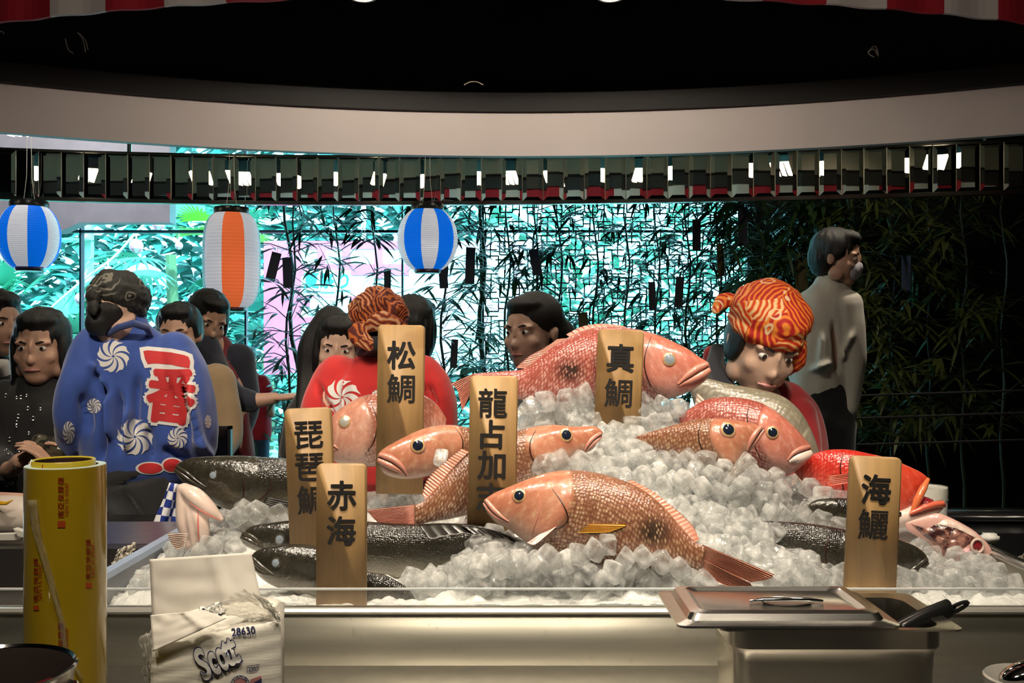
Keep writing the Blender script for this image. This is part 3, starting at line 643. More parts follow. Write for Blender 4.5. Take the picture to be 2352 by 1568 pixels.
MB().tube([P(2132,1100,2.085), P(2120,1122,2.066), P(2106,1150,2.06), P(2094,1176,2.06)], [.004, .008, .008, .003], 10).build('upper_lip', M('lip_orange', (.85, .22, .08), .25, coat=.6), t)
mm = MB(); chain(mm, [(P(2092,1160,2.10), .018, .02), (P(2118,1152,2.10), .012, .02), (P(2136,1152,2.09), .005, .015)]); mm.build('mouth_lining', M('mouth_red', (.42, .03, .04), .3, coat=.6), t)
fin('pectoral_fin', [(1902,1092),(1900,1104),(1904,1116)], [(1952,1086),(1958,1094),(1954,1108)], (2.08,2.08), (2.07,2.07), finmat('fin_scarlet', (.72, .06, .03), (.85, .25, .16)), t, 6, .001)
gill_line(t, tr, [(1936,1040),(1930,1080),(1940,1130),(1958,1160)])
# ---- dark cobias
KE = (E_CLOUD, E_DARK)
def cobia(label, up, lo, Y, eye, mouth, **k): return fish('cobia', label, up, lo, Y, COBIA, eye, mouth, lips=(LIPK, LIPK), lipr=(.0035, .005), eyem=KE, lidm=LIPK, **k)
t, tr = cobia('dark cobia at the basin edge above the pale fish cut, mouth ajar',
  [(410,1063),(424,1056),(444,1051),(476,1048),(540,1046),(603,1049),(654,1052),(710,1060),(770,1078),(820,1096)],
  [(400,1082),(421,1107),(450,1133),(476,1149),(514,1166),(552,1178),(590,1184),(650,1180),(720,1164),(820,1130)],
  [2.10, 2.10, 2.11, 2.14], (490, 1091, 10), [(404,1074),(424,1088),(448,1106),(472,1119)], tg=.44, opercle=.08)
gill_line(t, tr, [(556,1095),(560,1130),(552,1160)]); gill_line(t, tr, [(622,1096),(620,1122),(604,1142),(586,1152)], SLIT, .002)
fin('pectoral_fin', [(612,1140),(606,1150),(600,1160)], [(668,1150),(664,1160),(650,1172)], (2.055,2.055), (2.05,2.05), FIN_K, t, 5, .001)
t, tr = cobia('long dark cobia in the middle, its glossy back showing past the front board',
  [(562,1219),(578,1208),(616,1201),(664,1195),(720,1192),(784,1190),(850,1198),(940,1203),(1020,1201),(1100,1206),(1160,1222),(1224,1252)],
  [(551,1234),(560,1250),(584,1263),(630,1280),(700,1300),(784,1318),(850,1328),(900,1334),(960,1337),(1010,1331),(1060,1314),(1120,1289),(1180,1268),(1226,1258)],
  [1.945, 1.95, 1.94, 1.92, 1.90], (643, 1238, 12), [(556,1228),(572,1234),(590,1246),(606,1260)], tg=.34, opercle=.05)
fin('dorsal_fin', [(960,1204),(1030,1203),(1110,1212)], [(985,1240),(1060,1226),(1140,1224)], (1.87,1.87), (1.858,1.87), FIN_K, t, 6, .001, .003)
fin('anal_fin', [(1060,1206),(1120,1214),(1170,1230)], [(1090,1228),(1150,1236),(1208,1252)], (1.865,1.86), (1.855,1.855), FIN_K, t, 5, .001, .003)
t, tr = cobia('dark cobia lying foremost, crossing behind the front board down to the splash guard',
  [(577,1276),(590,1264),(622,1254),(667,1249),(725,1254),(784,1280),(842,1312),(878,1318),(906,1331),(938,1353),(974,1404)],
  [(577,1290),(590,1316),(616,1338),(656,1354),(710,1368),(770,1384),(830,1400),(890,1414),(960,1420),(976,1410)],
  [1.80, 1.80, 1.795, 1.79, 1.785], (634, 1292, 11), [(578,1284),(592,1300),(610,1312),(628,1320)], tg=.40, opercle=.05, thick=((0,.5),(.2,.62),(.7,.45),(1,.3)))
t, tr = cobia('black cobia behind the darker board by the scarlet fish, snout on the ice',
  [(2133,1284),(2122,1268),(2100,1252),(2060,1236),(2010,1226),(1942,1216),(1877,1204),(1791,1197),(1722,1196),(1688,1204),(1662,1226)],
  [(2131,1294),(2110,1312),(2066,1334),(2000,1352),(1940,1354),(1894,1346),(1840,1328),(1780,1300),(1720,1270),(1668,1242)],
  [1.90, 1.91, 1.92, 1.94, 1.96], None, [(2130,1287),(2112,1302),(2090,1316),(2068,1330)], tg=.42, opercle=.05)
gill_line(t, tr, [(1905,1232),(1896,1264),(1900,1300)], SLIT, .0016)
fin('pectoral_fin', [(1756,1242),(1752,1252),(1748,1262)], [(1722,1262),(1726,1268),(1732,1270)], (1.90,1.90), (1.895,1.895), FIN_K, t, 4, .001)
cobia('small dark fish half buried in ice between the scarlet fish and the black cobia',
  [(1850,1164),(1877,1147),(1920,1143),(1970,1146),(2020,1156),(2070,1176)], [(1852,1172),(1880,1192),(1930,1206),(1980,1208),(2030,1202),(2070,1186)],
  [2.03, 2.03, 2.04], None, None, tg=.3)
# ---- cut open fish at the end of the basin
FLESH = M('raw_flesh', (.80, .46, .40), .3, coat=.5, var=(30, .16), bump=(60, .3, .004)); PALEFL = M('raw_flesh_pale', (.84, .66, .57), .28, coat=.6, var=(22, .10), bump=(50, .25, .003), sss=.1)
m, uv, at = fish_body([(2282,1274),(2272,1252),(2257,1236),(2237,1218),(2203,1198),(2173,1184),(2150,1178),(2120,1186),(2080,1200)],
  [(2274,1288),(2250,1290),(2200,1298),(2166,1286),(2150,1268),(2133,1246),(2108,1232),(2091,1222),(2080,1212)], [1.98, 2.0, 2.02], N=50, thick=((0,.5),(.5,.4),(1,.3)))
t = thing('cut_fish', 'butchered pink fish cut open along its belly beside the white tap', 'fish', P(2200, 1290, 2.0))
o = mk('body', (m.v, m.f), FLESH, t); fixnormals(o); tr = bvh(o); FISH.append(tr)
def blobpatch(poly, lift, mat, name, amp=5, seed=3, par=t, tree=tr):
    rn = random.Random(seed); c = np.mean(poly, 0); v = []; f = []
    Q = cr(poly+poly[:1], 40)[:-1]; K = 7
    for k in range(K+1):
        for i, q in enumerate(Q):
            r = 1-k/K*.999; p = c+(q-c)*r; h = cast(tree, p[0], p[1], 0)
            hp = h[0] if h else P(p[0], p[1], 1.97)
            nz = noise.noise(Vector((p[0]*.09, p[1]*.09, seed)))
            v.append(hp+Vector((0, -1, .2))*(lift*min(1, k/2)*(1+nz*1.2)+.0006))
    n = len(Q)
    for k in range(K):
        for i in range(n): f.append((k*n+i, k*n+(i+1) % n, (k+1)*n+(i+1) % n, (k+1)*n+i))
    return mk(name, (v, f), mat, par)
blobpatch([(2092,1202),(2130,1212),(2150,1204),(2182,1204),(2222,1222),(2238,1240),(2216,1256),(2206,1274),(2184,1284),(2164,1280),(2146,1252),(2120,1228)], .004, M('cut_cavity', (.05, .012, .014), .25, coat=.7, col2=(.42, .20, .15), var=(55, .1), bump=(70, .6, .006)), 'belly_cavity')
blobpatch([(2150,1204),(2176,1192),(2214,1208),(2240,1226),(2246,1238),(2220,1226),(2190,1212),(2168,1208)], .003, PALEFL, 'cut_edge', seed=7)
q = cast(tr, 2242, 1252, 0)[0]; MB().tube([q+Vector((.012*math.cos(a), -.006, .013*math.sin(a))) for a in np.linspace(0, 2*math.pi, 20)], .0028, 8).build('socket_rim', PALEFL, t)
MB().ell(q+Vector((0, -.002, 0)), (.011, .005, .012)).build('eye_socket', M('socket_red', (.32, .02, .03), .25, coat=.6), t)
blobpatch([(2205,1262),(2228,1258),(2236,1272),(2222,1286),(2200,1296),(2194,1288)], .006, M('gill_pink', (.88, .48, .50), .3, coat=.6, bump=(120, .6, .005)), 'gill_tissue', seed=11)
# ---- pale folded cut by the divider
t = thing('fish_cut', 'pale pink skinless fish piece folded over at the basin corner below the dark cobia', 'fish', P(440, 1255, 2.03))
pm_ = MB(); YY = 2.03
chain(pm_, [(P(417,1120,YY), .009, .016), (P(422,1150,YY), .015, .022), (P(426,1200,YY), .017, .024), (P(437,1250,YY), .012, .018)])
chain(pm_, [(P(424,1122,YY-.004), .012, .016), (P(448,1140,YY-.012), .018, .022), (P(480,1168,YY-.012), .015, .02), (P(508,1192,YY-.008), .006, .009)])
chain(pm_, [(P(446,1160,YY-.006), .014, .018), (P(462,1200,YY-.014), .015, .02), (P(468,1235,YY-.012), .012, .016), (P(472,1256,YY-.01), .005, .007)])
chain(pm_, [(P(436,1160,YY-.006), .012, .018), (P(444,1205,YY-.012), .012, .018), (P(448,1250,YY-.008), .009, .013)])
o = mk('flesh', remesh((pm_.v, pm_.f), .0032, 3), PALEFL, t); trp = bvh(o); FISH.append(trp)
gill_line(t, trp, [(434,1152),(452,1166),(480,1182),(506,1194)], M('flesh_seam', (.75, .20, .17), .4), .0016, 'seam'); gill_line(t, trp, [(455,1172),(455,1210),(458,1250)], M('flesh_seam', (.7, .2, .2)), .0016, 'seam')
fin('fin', [(432,1222),(428,1240),(424,1256)], [(384,1224),(392,1244),(404,1262)], (2.0,2.0), (1.99,1.985), FIN_W, t, 9, .0025)
# ================================================================ ice
def hice(x, y):
    g = math.exp(-((x-.22)/.39)**2*.95); u = (y-1.715-.165*sm(.50, .61, x)*(1-sm(.80, .88, x))-.19*(1-sm(-.16, -.05, x))*sm(-.56, -.48, x))/.5; k = min(max(u, 0), 1.04)
    if y > 2.27: k *= max(0, 1-(y-2.27)/.2)
    return .806+.262*g*k**1.28+.055*min(max(u, 0), 1)*(1 if y < 2.3 else max(0, 1-(y-2.3)/.15))-.025*sm(.62, .95, x)-.03*sm(-.5, -.74, x)
def icemat(name, tr_, gl, df):
    m = bpy.data.materials.new(name); m.use_nodes = True; nt = m.node_tree; nt.nodes.remove(nt.nodes['Principled BSDF']); L = nt.links.new; out = nt.nodes['Material Output']
    t1 = nd(nt, 'ShaderNodeBsdfTransparent'); t1.inputs['Color'].default_value = (.97, .985, .99, 1)
    g1 = nd(nt, 'ShaderNodeBsdfRefraction'); g1.inputs['IOR'].default_value = 1.25; g1.inputs['Roughness'].default_value = .03; g1.inputs['Color'].default_value = (.97, .985, .99, 1)
    d1 = nd(nt, 'ShaderNodeBsdfDiffuse'); d1.inputs['Color'].default_value = (.93, .93, .91, 1); l1 = nd(nt, 'ShaderNodeBsdfTranslucent'); l1.inputs['Color'].default_value = (.95, .95, .93, 1)
    gg = nd(nt, 'ShaderNodeBsdfGlossy'); gg.inputs['Roughness'].default_value = .07
    tc = nd(nt, 'ShaderNodeTexCoord'); no = nd(nt, 'ShaderNodeTexNoise'); no.inputs['Scale'].default_value = 45; no.inputs['Detail'].default_value = 3; L(tc.outputs['Object'], no.inputs['Vector'])
    bp = nd(nt, 'ShaderNodeBump'); bp.inputs['Strength'].default_value = .5; bp.inputs['Distance'].default_value = .004; L(no.outputs['Fac'], bp.inputs['Height'])
    for q in (g1, gg): L(bp.outputs['Normal'], q.inputs['Normal'])
    def mx(f, a, b):
        x = nd(nt, 'ShaderNodeMixShader'); L(a, x.inputs[1]); L(b, x.inputs[2])
        if isinstance(f, float): x.inputs[0].default_value = f
        else: L(f, x.inputs[0])
        return x.outputs[0]
    a = mx(gl, t1.outputs[0], g1.outputs[0]); b = mx(.55, d1.outputs[0], l1.outputs[0])
    rp = nd(nt, 'ShaderNodeMapRange'); rp.inputs['From Min'].default_value = .40; rp.inputs['From Max'].default_value = .68; rp.inputs['To Min'].default_value = df*.45; rp.inputs['To Max'].default_value = min(1., df*2.0); L(no.outputs['Fac'], rp.inputs['Value'])
    c = mx(rp.outputs['Result'], a, b); fr = nd(nt, 'ShaderNodeFresnel'); fr.inputs['IOR'].default_value = 1.36; L(bp.outputs['Normal'], fr.inputs['Normal'])
    ge = nd(nt, 'ShaderNodeNewGeometry'); iv = nd(nt, 'ShaderNodeMath', operation='SUBTRACT'); iv.inputs[0].default_value = 1; L(ge.outputs['Backfacing'], iv.inputs[1]); mu = nd(nt, 'ShaderNodeMath', operation='MULTIPLY'); L(iv.outputs[0], mu.inputs[0]); L(fr.outputs[0], mu.inputs[1])
    L(mx(mu.outputs[0], c, gg.outputs[0]), out.inputs['Surface']); return m
ICE = icemat('clear_ice', 0, .22, .37); ICEW = icemat('cloudy_ice', 0, .2, .6)
CRUSH = M('crushed_ice', (.90, .90, .88), .35, spec=.6, var=(70, .05), bump=(95, .9, .010), sss=.0, coat=.3)
nx, ny = 250, 118; vv = []; ff = []
for j in range(ny):
    y = 1.722+(2.455-1.722)*j/(ny-1)
    for i in range(nx):
        x = -.730+(.948+.730)*i/(nx-1); p = Vector((x*42, y*42, 0)); q = noise.voronoi(p)[0]
        vv.append((x, y, hice(x, y)-.012+.012*noise.noise(Vector((x*14, y*14, 3)))+.016*(.6-q[0])*(1 if .02 < j/(ny-1) < .98 else .3)))
for j in range(ny-1):
    for i in range(nx-1): a = j*nx+i; ff.append((a, a+1, a+nx+1, a+nx))
n0 = len(vv); border = [i for i in range(nx)]+[j*nx+nx-1 for j in range(1, ny)]+[(ny-1)*nx+i for i in range(nx-2, -1, -1)]+[j*nx for j in range(ny-2, 0, -1)]
for k in border: vv.append((vv[k][0], vv[k][1], .702))
for k in range(len(border)): k2 = (k+1) % len(border); ff.append((border[k2], border[k], n0+k, n0+k2))
tag(mk('crushed_ice', (vv, ff), CRUSH, None, True), 'heap of crushed ice filling the steel basin under the fish', 'ice', None, 'stuff')
def cube_mesh(seed, s=.0175):
    rn = random.Random(seed); bm = bmesh.new(); bmesh.ops.create_cube(bm, size=2)
    for v in bm.verts: v.co = Vector((v.co.x*rn.uniform(.82, 1.05), v.co.y*rn.uniform(.82, 1.05), v.co.z*rn.uniform(.9, 1.25)))
    bmesh.ops.bevel(bm, geom=bm.edges[:], offset=.42, segments=3, affect='EDGES', profile=.6)
    bmesh.ops.subdivide_edges(bm, edges=[e for e in bm.edges if e.calc_length() > .6], cuts=2, use_grid_fill=True)
    for v in bm.verts:
        n_ = noise.noise(v.co*1.1+Vector((seed*7, 0, 0))); v.co *= s*(1+.13*n_)
    bmesh.ops.recalc_face_normals(bm, faces=bm.faces)
    me = bpy.data.meshes.new('ice_cube'); bm.to_mesh(me); bm.free(); me.polygons.foreach_set('use_smooth', [True]*len(me.polygons)); return me
CUBES = []
for k in range(7): me = cube_mesh(k+1); me.materials.append(ICE if k < 5 else ICEW); CUBES.append(me)
def hitice(px, py):
    d = P(px, py, 1)-Vector((0, 0, CZ)); y = 1.724
    while y < 2.44:
        p = Vector((0, 0, CZ))+d*y
        if p.z <= hice(p.x, p.y): return p
        y += .004
    return None
ri = random.Random(21); placed = []; REG = [
 ((1190,885,1370,985), 34), ((1476,900,1640,985), 26), ((1366,985,1480,1040), 14), ((1270,1000,1500,1110), 60), ((1460,1040,1700,1130), 46), ((1560,1090,1880,1250), 110), ((1620,1220,1760,1300), 26), ((990,1240,1240,1350), 40),
 ((1240,1270,1520,1350), 46), ((1500,1300,1620,1352), 14), ((1730,1290,1930,1352), 26), ((2066,1262,2352,1354), 70), ((848,1070,960,1165), 38), ((480,1180,690,1262), 34), ((400,1230,500,1275), 10),
 ((246,1300,345,1356), 14), ((1016,905,1074,975), 16), ((880,1335,1000,1354), 5), ((930,1040,1075,1075), 14), ((2080,1290,2200,1350), 14), ((1780,1090,1960,1170), 34), ((845,1130,900,1165), 6), ((1180, 1060, 1290, 1085), 8)]
def ok(p, rad, mind):
    if any((p-q).length < mind for q in placed): return False
    for tq in FISH:
        h = tq.find_nearest(p, rad)
        if h[0] is not None: return False
    return True
def blocked(px, py, p):
    d = (p-Vector((0, 0, CZ))); L_ = d.length; d.normalize()
    return any(tq.ray_cast(Vector((0, 0, CZ)), d, L_-.01)[0] is not None for tq in FISH)
spots = []
for (x0, y0, x1, y1), n in REG:
    c = 0
    for _ in range(n*9):
        if c >= n: break
        px, py = ri.uniform(x0, x1), ri.uniform(y0, y1); p = hitice(px, py)
        if p is None or p.x < -.70 or p.x > .92 or p.y < 1.752: continue
        p = p+Vector((0, ri.uniform(-.008, .004), ri.uniform(.0, .013)))
        if not ok(p, .0125, .0225) or blocked(px, py, p): continue
        placed.append(p); spots.append(p); c += 1
# cubes leaning on the bellies of the fish
for px, py, Y in ((1395,1226,1.762),(1366,1240,1.757),(1330,1252,1.756),(1436,1262,1.757),(1300,1268,1.757),(1256,1262,1.757),(1478,1280,1.752),(1520,1292,1.748),(1560,1306,1.748),(1410,1290,1.748),(1350,1292,1.748),
   (1290,1304,1.748),(1230,1300,1.75),(1190,1296,1.752),(1150,1296,1.755),(1105,1300,1.758),(1064,1302,1.762),(1130,1272,1.80),(1330,1060,2.0),(1290,1060,2.005),(1250,1070,2.0),(1620,1064,2.0),(1660,1078,2.0),(1580,1050,2.01),(1700,1082,2.0),
   (1740,1100,2.05),(1780,1098,2.07),(1716,1060,1.99),(1012,1052,2.02),(590,1178,2.04),(556,1176,2.04),(540,1190,2.03),(640,1182,2.04),(1890,1140,2.06),(1860,1120,2.08),(1930,1150,2.06),(1256,920,2.17),(1300,918,2.17),(1340,910,2.18),(1220,930,2.17),(1520,930,2.18),(1560,940,2.18)):
    if Y < 1.77 and 1240 < px < 1450: py += 24
    spots.append(P(px, py, Y))
    if px > 1560 and 1.985 < Y < 2.085: spots += [P(px+14, py+30, Y-.022), P(px-8, py+56, Y-.04)]
spots.sort(key=lambda p: p.y); rest = MB()
print('ICE', len(spots))
for i, p in enumerate(spots):
    e = Euler((ri.uniform(-.8, .8), ri.uniform(-.8, .8), ri.uniform(0, 6.3))); s = ri.uniform(.8, 1.18); me = CUBES[ri.choice([0, 1, 2, 3, 4, 0, 1, 2, 3, 4, 5, 6])]
    if i < 300:
        o = bpy.data.objects.new('ice_cube', me); COL.objects.link(o); o.location = p; o.rotation_euler = e; o.scale = (s, s, s)
        tag(o, 'loose clear ice cube heaped on the crushed ice around the fish', 'ice cube', 'ice cubes heaped around the fish')
    else:
        X = Matrix.LocRotScale(p, e, Vector((s, s, s))); rest.add([X @ v.co for v in me.vertices], [tuple(q.vertices) for q in me.polygons])
if rest.v: tag(mk('ice_rubble', (rest.v, rest.f), ICE), 'remaining small ice cubes scattered further back on the heap', 'ice', None, 'stuff')
# ================================================================ wooden name boards
def woodmat():
    m = M('board_wood', (.40, .245, .10), .5, var=(5, .22), stretch=(14, 14, 1.2), bump=(30, .15, .002)); nt = m.node_tree; L = nt.links.new; b = nt.nodes['Principled BSDF']
    src = b.inputs['Base Color'].links[0].from_socket; tc = nd(nt, 'ShaderNodeTexCoord'); n = nd(nt, 'ShaderNodeTexNoise'); n.inputs['Scale'].default_value = 7; n.inputs['Detail'].default_value = 3; L(tc.outputs['Object'], n.inputs['Vector'])
    r = nd(nt, 'ShaderNodeMapRange'); r.inputs['From Min'].default_value = .57; r.inputs['From Max'].default_value = .62; r.inputs['To Max'].default_value = .45; L(n.outputs['Fac'], r.inputs['Value'])
    x = nd(nt, 'ShaderNodeMix', data_type='RGBA'); L(r.outputs['Result'], x.inputs['Factor']); L(src, x.inputs['A']); x.inputs['B'].default_value = (.22, .115, .035, 1); L(x.outputs['Result'], b.inputs['Base Color']); return m
WOOD = woodmat(); INK = M('board_ink', (.012, .011, .011), .5)
def board(label, top, bot, wpx, Y, chars, cpx, extra=.04):
    a, b = P(*top, Y), P(*bot, Y); ez = (a-b).normalized(); ex = Vector((ez.z, 0, -ez.x)); hw = wpx*S(Y)/2; H = (a-b).length+extra
    t = thing('name_board', label, 'sign', b); r = .010; prof = []
    for k in range(7): q = math.pi/2*k/6; prof.append((hw-r+r*math.cos(q), -r+r*math.sin(q)))
    prof += [(-x, z) for x, z in reversed(prof)]; prof += [(-hw, -H), (hw, -H)]
    o = MB().prism([a+ex*x+ez*z for x, z in prof], (0, .013, 0)).build('board', WOOD, t, False); bevel(o, .0016, 2)
    L_ = []
    for ch, (cx, cy) in zip(chars, cpx):
        c = P(cx, cy, Y); s = 66*S(Y)*(hw/(54*S(Y)))**.5; v, f = bold(ch, .012 if ch in '鱺鯛琵琶龍' else .024); sc = s/max(np.ptp(v[:, :2], axis=0))
        L_.append(([c+ex*x*sc+ez*z*sc+Vector((0, -.0012-dz*3, 0)) for x, z, dz in v], f))
    m = MB()
    for v, f in L_: m.add(v, f)
    m.build('lettering', INK, t, False); return t
board('wooden board with two characters standing before the chef in the red coat', (922,746), (917,1092), 108, 2.165, '松鯛', [(922,815),(921,892)])
board('wooden board with two characters in front of the top snapper', (1427,757), (1417,1015), 106, 2.15, '真鯛', [(1425,822),(1420,902)])
board('wooden board with four characters behind the front snapper head', (1135,863), (1129,1200), 111, 1.925, '龍占加志', [(1132,925),(1131,997),(1129,1068),(1127,1142)])
board('wooden board with three characters half hidden by a nearer board', (706,937), (719,1250), 108, 1.885, '琵琶鯛', [(709,998),(711,1072),(715,1148)])
board('wooden board with two characters standing against the splash guard over dark cobias', (784,1065), (783,1402), 115, 1.742, '赤海', [(785,1137),(784,1218)], .0)
board('darker wooden board with two characters in front of the scarlet fish', (2014,1049), (2000,1355), 118, 1.775, '海鱺', [(2012,1123),(2005,1204)], .03)
# ================================================================ outdoors beyond the window
GROUND = M('outdoor_paving', (.75, .73, .70), .8)
struct('ground', MB().box((-16, 7.6, -.12), (16, 40, -.02)), GROUND)
LEAFG = M('palm_leaf', (.07, .32, .20), .5, var=(3, .3)); LEAFD = M('hedge_leaf', (.035, .21, .17), .55, var=(2, .35)); LEAFY = M('bright_leaf', (.30, .62, .06), .5, var=(3, .2)); STEM = M('plant_stem', (.10, .13, .06), .6)
def blade(m, base, d, L_, wd, droop=.3, nrm=None, k=3):
    """one slender leaf, bent downwards, with a raised midrib"""
    d = Vector(d).normalized(); s = d.cross(nrm or Vector((0, -.5, 1))); s = s.normalized() if s.length > .01 else Vector((1, 0, 0)); v = [Vector(base)]; f = []
    prof = (.75, 1., .6) if k == 3 else (1.,)
    for i, q in enumerate(prof):
        t = (i+1)/(len(prof)+1); c = Vector(base)+d*L_*t+Vector((0, 0, -droop*L_*t*t)); v += [c-s*wd*q*.5, c+s*wd*q*.5+Vector((0, 0, .1*wd))]
    v.append(Vector(base)+d*L_+Vector((0, 0, -droop*L_))); n = len(prof)
    f.append((0, 1, 2))
    for i in range(n-1): a = 1+2*i; f.append((a, a+2, a+3, a+1))
    f.append((2*n-1, 2*n+1, 2*n)); m.add(v, f)
ro = random.Random(5)
def fan_palm(x, y, h, r, n, mat, label):
    t = thing('fan_palm', label, 'palm', (x, y, -.02), 'palms outside the window'); MB().tube([(x, y, -.02), (x+.05, y, h*.5), (x, y, h)], [.09, .07, .06], 8).build('trunk', STEM, t)
    m = MB()
    for k in range(n):
        a = ro.uniform(0, 6.28); el = ro.uniform(-.35, 1.2); d = Vector((math.cos(a)*math.cos(el), math.sin(a)*math.cos(el)*.7, math.sin(el))); c = Vector((x, y, h))+d*r*ro.uniform(.55, 1.)
        s = d.cross(Vector((0, 0, 1))); s = s.normalized() if s.length > .05 else Vector((1, 0, 0)); u = s.cross(d).normalized()
        for j in range(15):
            b = -1.25+2.5*j/14; e = d*math.cos(b)+s*math.sin(b); blade(m, c, e, r*.62*(1-.25*abs(b)/1.25), .034*r+.012, .25, u)
    m.build('fronds', mat, t, True, auto=None)
for x, y, h, r, n, mt_, lb in ((-6.3, 10.4, 2.0, 1.0, 26, LEAFG, 'bushy green fan palm outside behind the round blue lantern'), (-5.2, 9.6, 1.2, .8, 26, LEAFG, 'low fan palm outside behind the person in glasses'), (-3.75, 11.0, 2.2, 1.0, 26, LEAFG, 'tall fan palm outside beneath the string of paper lanterns'),
   (-4.5, 10.2, 1.0, .75, 24, LEAFG, 'low green fan palm outside behind the chef in blue'), (-2.9, 9.8, 2.15, .55, 7, LEAFY, 'sunlit yellow green palm fronds outside beside the tall striped lantern'), (-2.9, 11.8, 1.1, .9, 26, LEAFD, 'dark bushy palm outside behind the person in maroon')):
    fan_palm(x, y, h, r, n, mt_, lb)
def bush(name, label, x0, x1, y, z0, z1, n, mat, L_=.28, wd=.09, cat='hedge'):
    m = MB()
    for k in range(n):
        u = ro.random(); b = Vector((x0+(x1-x0)*ro.random(), y+ro.uniform(-.5, .5), z0+(z1-z0)*u)); a = ro.uniform(0, 6.28); blade(m, b, (math.cos(a), -abs(math.sin(a))*.6-.2, ro.uniform(-.5, .7)), L_*ro.uniform(.6, 1.3), wd*ro.uniform(.7, 1.2), .3, None, 3)
    return tag(m.build(name, mat, None, True, auto=None), label, cat, None, 'stuff')
bush('hedge', 'dense blue green hedge far outside behind the palms', -9.5, -.5, 13.4, 0, 4.3, 6500, LEAFD, .42, .15)
bush('hedge', 'green hedge far outside behind the lattice screen', -.6, 5.5, 14.0, .9, 4.3, 1500, LEAFG, .42, .13)
bush('shrubs', 'low sunlit shrubs outside below the festival banner', -3.6, 1.4, 9.2, .2, .95, 700, LEAFG, .2, .07)
# pale posts of the festival tent
tp = M('tent_post', (.86, .82, .84), .6)
for px, w_, y0, lb in ((204, 17, 515, 'pale pink post of the tent outside, behind the palms'), (835, 9, 400, 'slim white tent post outside above the festival banner'), (1240, 8, 400, 'slim white tent post outside behind the lattice screen')):
    a = P(px-w_/2, y0, 10.9); b = P(px+w_/2, y0, 10.9); tag(MB().box((a.x, 10.86, -.02), (b.x, 10.94, a.z)).build('tent_post', tp, None, False), lb, 'post')
# pink and white festival banner
YB = 10.2; a, b = P(606, 553, YB), P(1248, 860, YB)
bn = thing('festival_banner', 'large pink and white banner outside with teal festival lettering', 'banner', ((a.x+b.x)/2, YB, b.z))
BW = M('banner_white', (.95, .93, .94), .7); BP = M('banner_pink', (.95, .14, .30), .7); BT = M('banner_teal', (.05, .50, .58), .7); BP2 = M('banner_pale_pink', (.95, .42, .55), .7)
MB().box((a.x, YB, b.z), (b.x, YB+.03, a.z)).build('cloth', BW, bn, False)
pk = MB()
def brect(x0, y0, x1, y1, y=YB-.004): p, q = P(x0, y0, YB), P(x1, y1, YB); return (p.x, y, q.z), (q.x, YB+.001, p.z)
for r in ((606,553,940,572),(606,606,940,632),(606,680,940,704),(606,728,940,742),(606,553,692,860),(728,553,748,632),(786,553,806,632),(735,725,752,860),(800,728,850,860),(860,553,880,640)): YP_ = YB-.0045-.0006*len(pk.f)/6; pk.box(*brect(*r, y=YP_))
pk.build('pink_bands', BP, bn, False)
p2_ = MB()
for r in ((940,555,1248,572),(1010,553,1030,860),(1100,553,1120,860),(1180,553,1200,860),(940,700,1248,716)): p2_.box(*brect(*r, y=YB-.002-.0004*len(p2_.f)/6))
p2_.build('pale_bands', BP2, bn, False)
mb_ = MB()
for ch, cx, w_ in (('夏', 716, 28), ('祭', 752, 30), ('り', 790, 22)):
    v, f = bold(ch, .02); sc = 34*S(YB)/np.ptp(v[:, 1]); c = P(cx, 644, YB); mb_.add([c+Vector((x*sc, -.019-dz, z*sc)) for x, z, dz in v], f)
mb_.build('lettering', BT, bn, False)
wh = MB()
for r in ((700,622,736,668),(738,620,770,670),(774,622,806,666),(712,684,806,720)): wh.box(*brect(*r, y=YB-.013-.0004*len(wh.f)/6))
wh.build('white_patches', BW, bn, False)
# string of small round paper lanterns outside
YL = 10.0; PLW = M('paper_white', (.92, .9, .88), .7); PLP = M('paper_pink', (.88, .25, .35), .7)
tag(MB().tube([P(x, y, YL) for x, y in cr([(96, 726), (185, 648), (262, 590), (316, 530), (372, 480)], 30)], .013, 6).build('lantern_cord', M('white_cord', (.9, .9, .9), .6)), 'white cord strung diagonally outside, carrying small round lanterns', 'cord')
for cx, cy, r, lb in ((313, 565, 16, 'small white and pink paper lantern outside, in front of the palms'), (364, 514, 15, 'small pink striped lantern outside just below the bulkhead'), (186, 686, 14, 'small round lantern outside beside the chef in blue'), (248, 626, 15, 'small round lantern outside just above the dark headscarf'), (411, 564, 9, 'tiny round lantern glowing outside past the yellow green fronds')):
    t = thing('paper_lantern', lb, 'lantern', P(cx, cy, YL), 'small paper lanterns strung outside'); c = P(cx, cy, YL); q = r*S(YL); n = 16; m = MB(); rings = []
    for i in range(9): e = math.pi*i/8; rings.append([c+Vector((q*max(.12, math.sin(e))*math.cos(2*math.pi*j/n), q*max(.12, math.sin(e))*math.sin(2*math.pi*j/n), q*1.02*math.cos(e))) for j in range(n)])
    for i in range(8): m.rings(rings[i:i+2], 0, False)
    m.mi = [1 if (k % n)//2 % 2 == 1 else 0 for k in range(len(m.f))]
    m.build('shade', [PLW, PLP], t); MB().tube([c+Vector((0, 0, q)), c+Vector((0, 0, q+.08))], .008, 6).build('hanger', M('white_cord', (.9, .9, .9)), t)
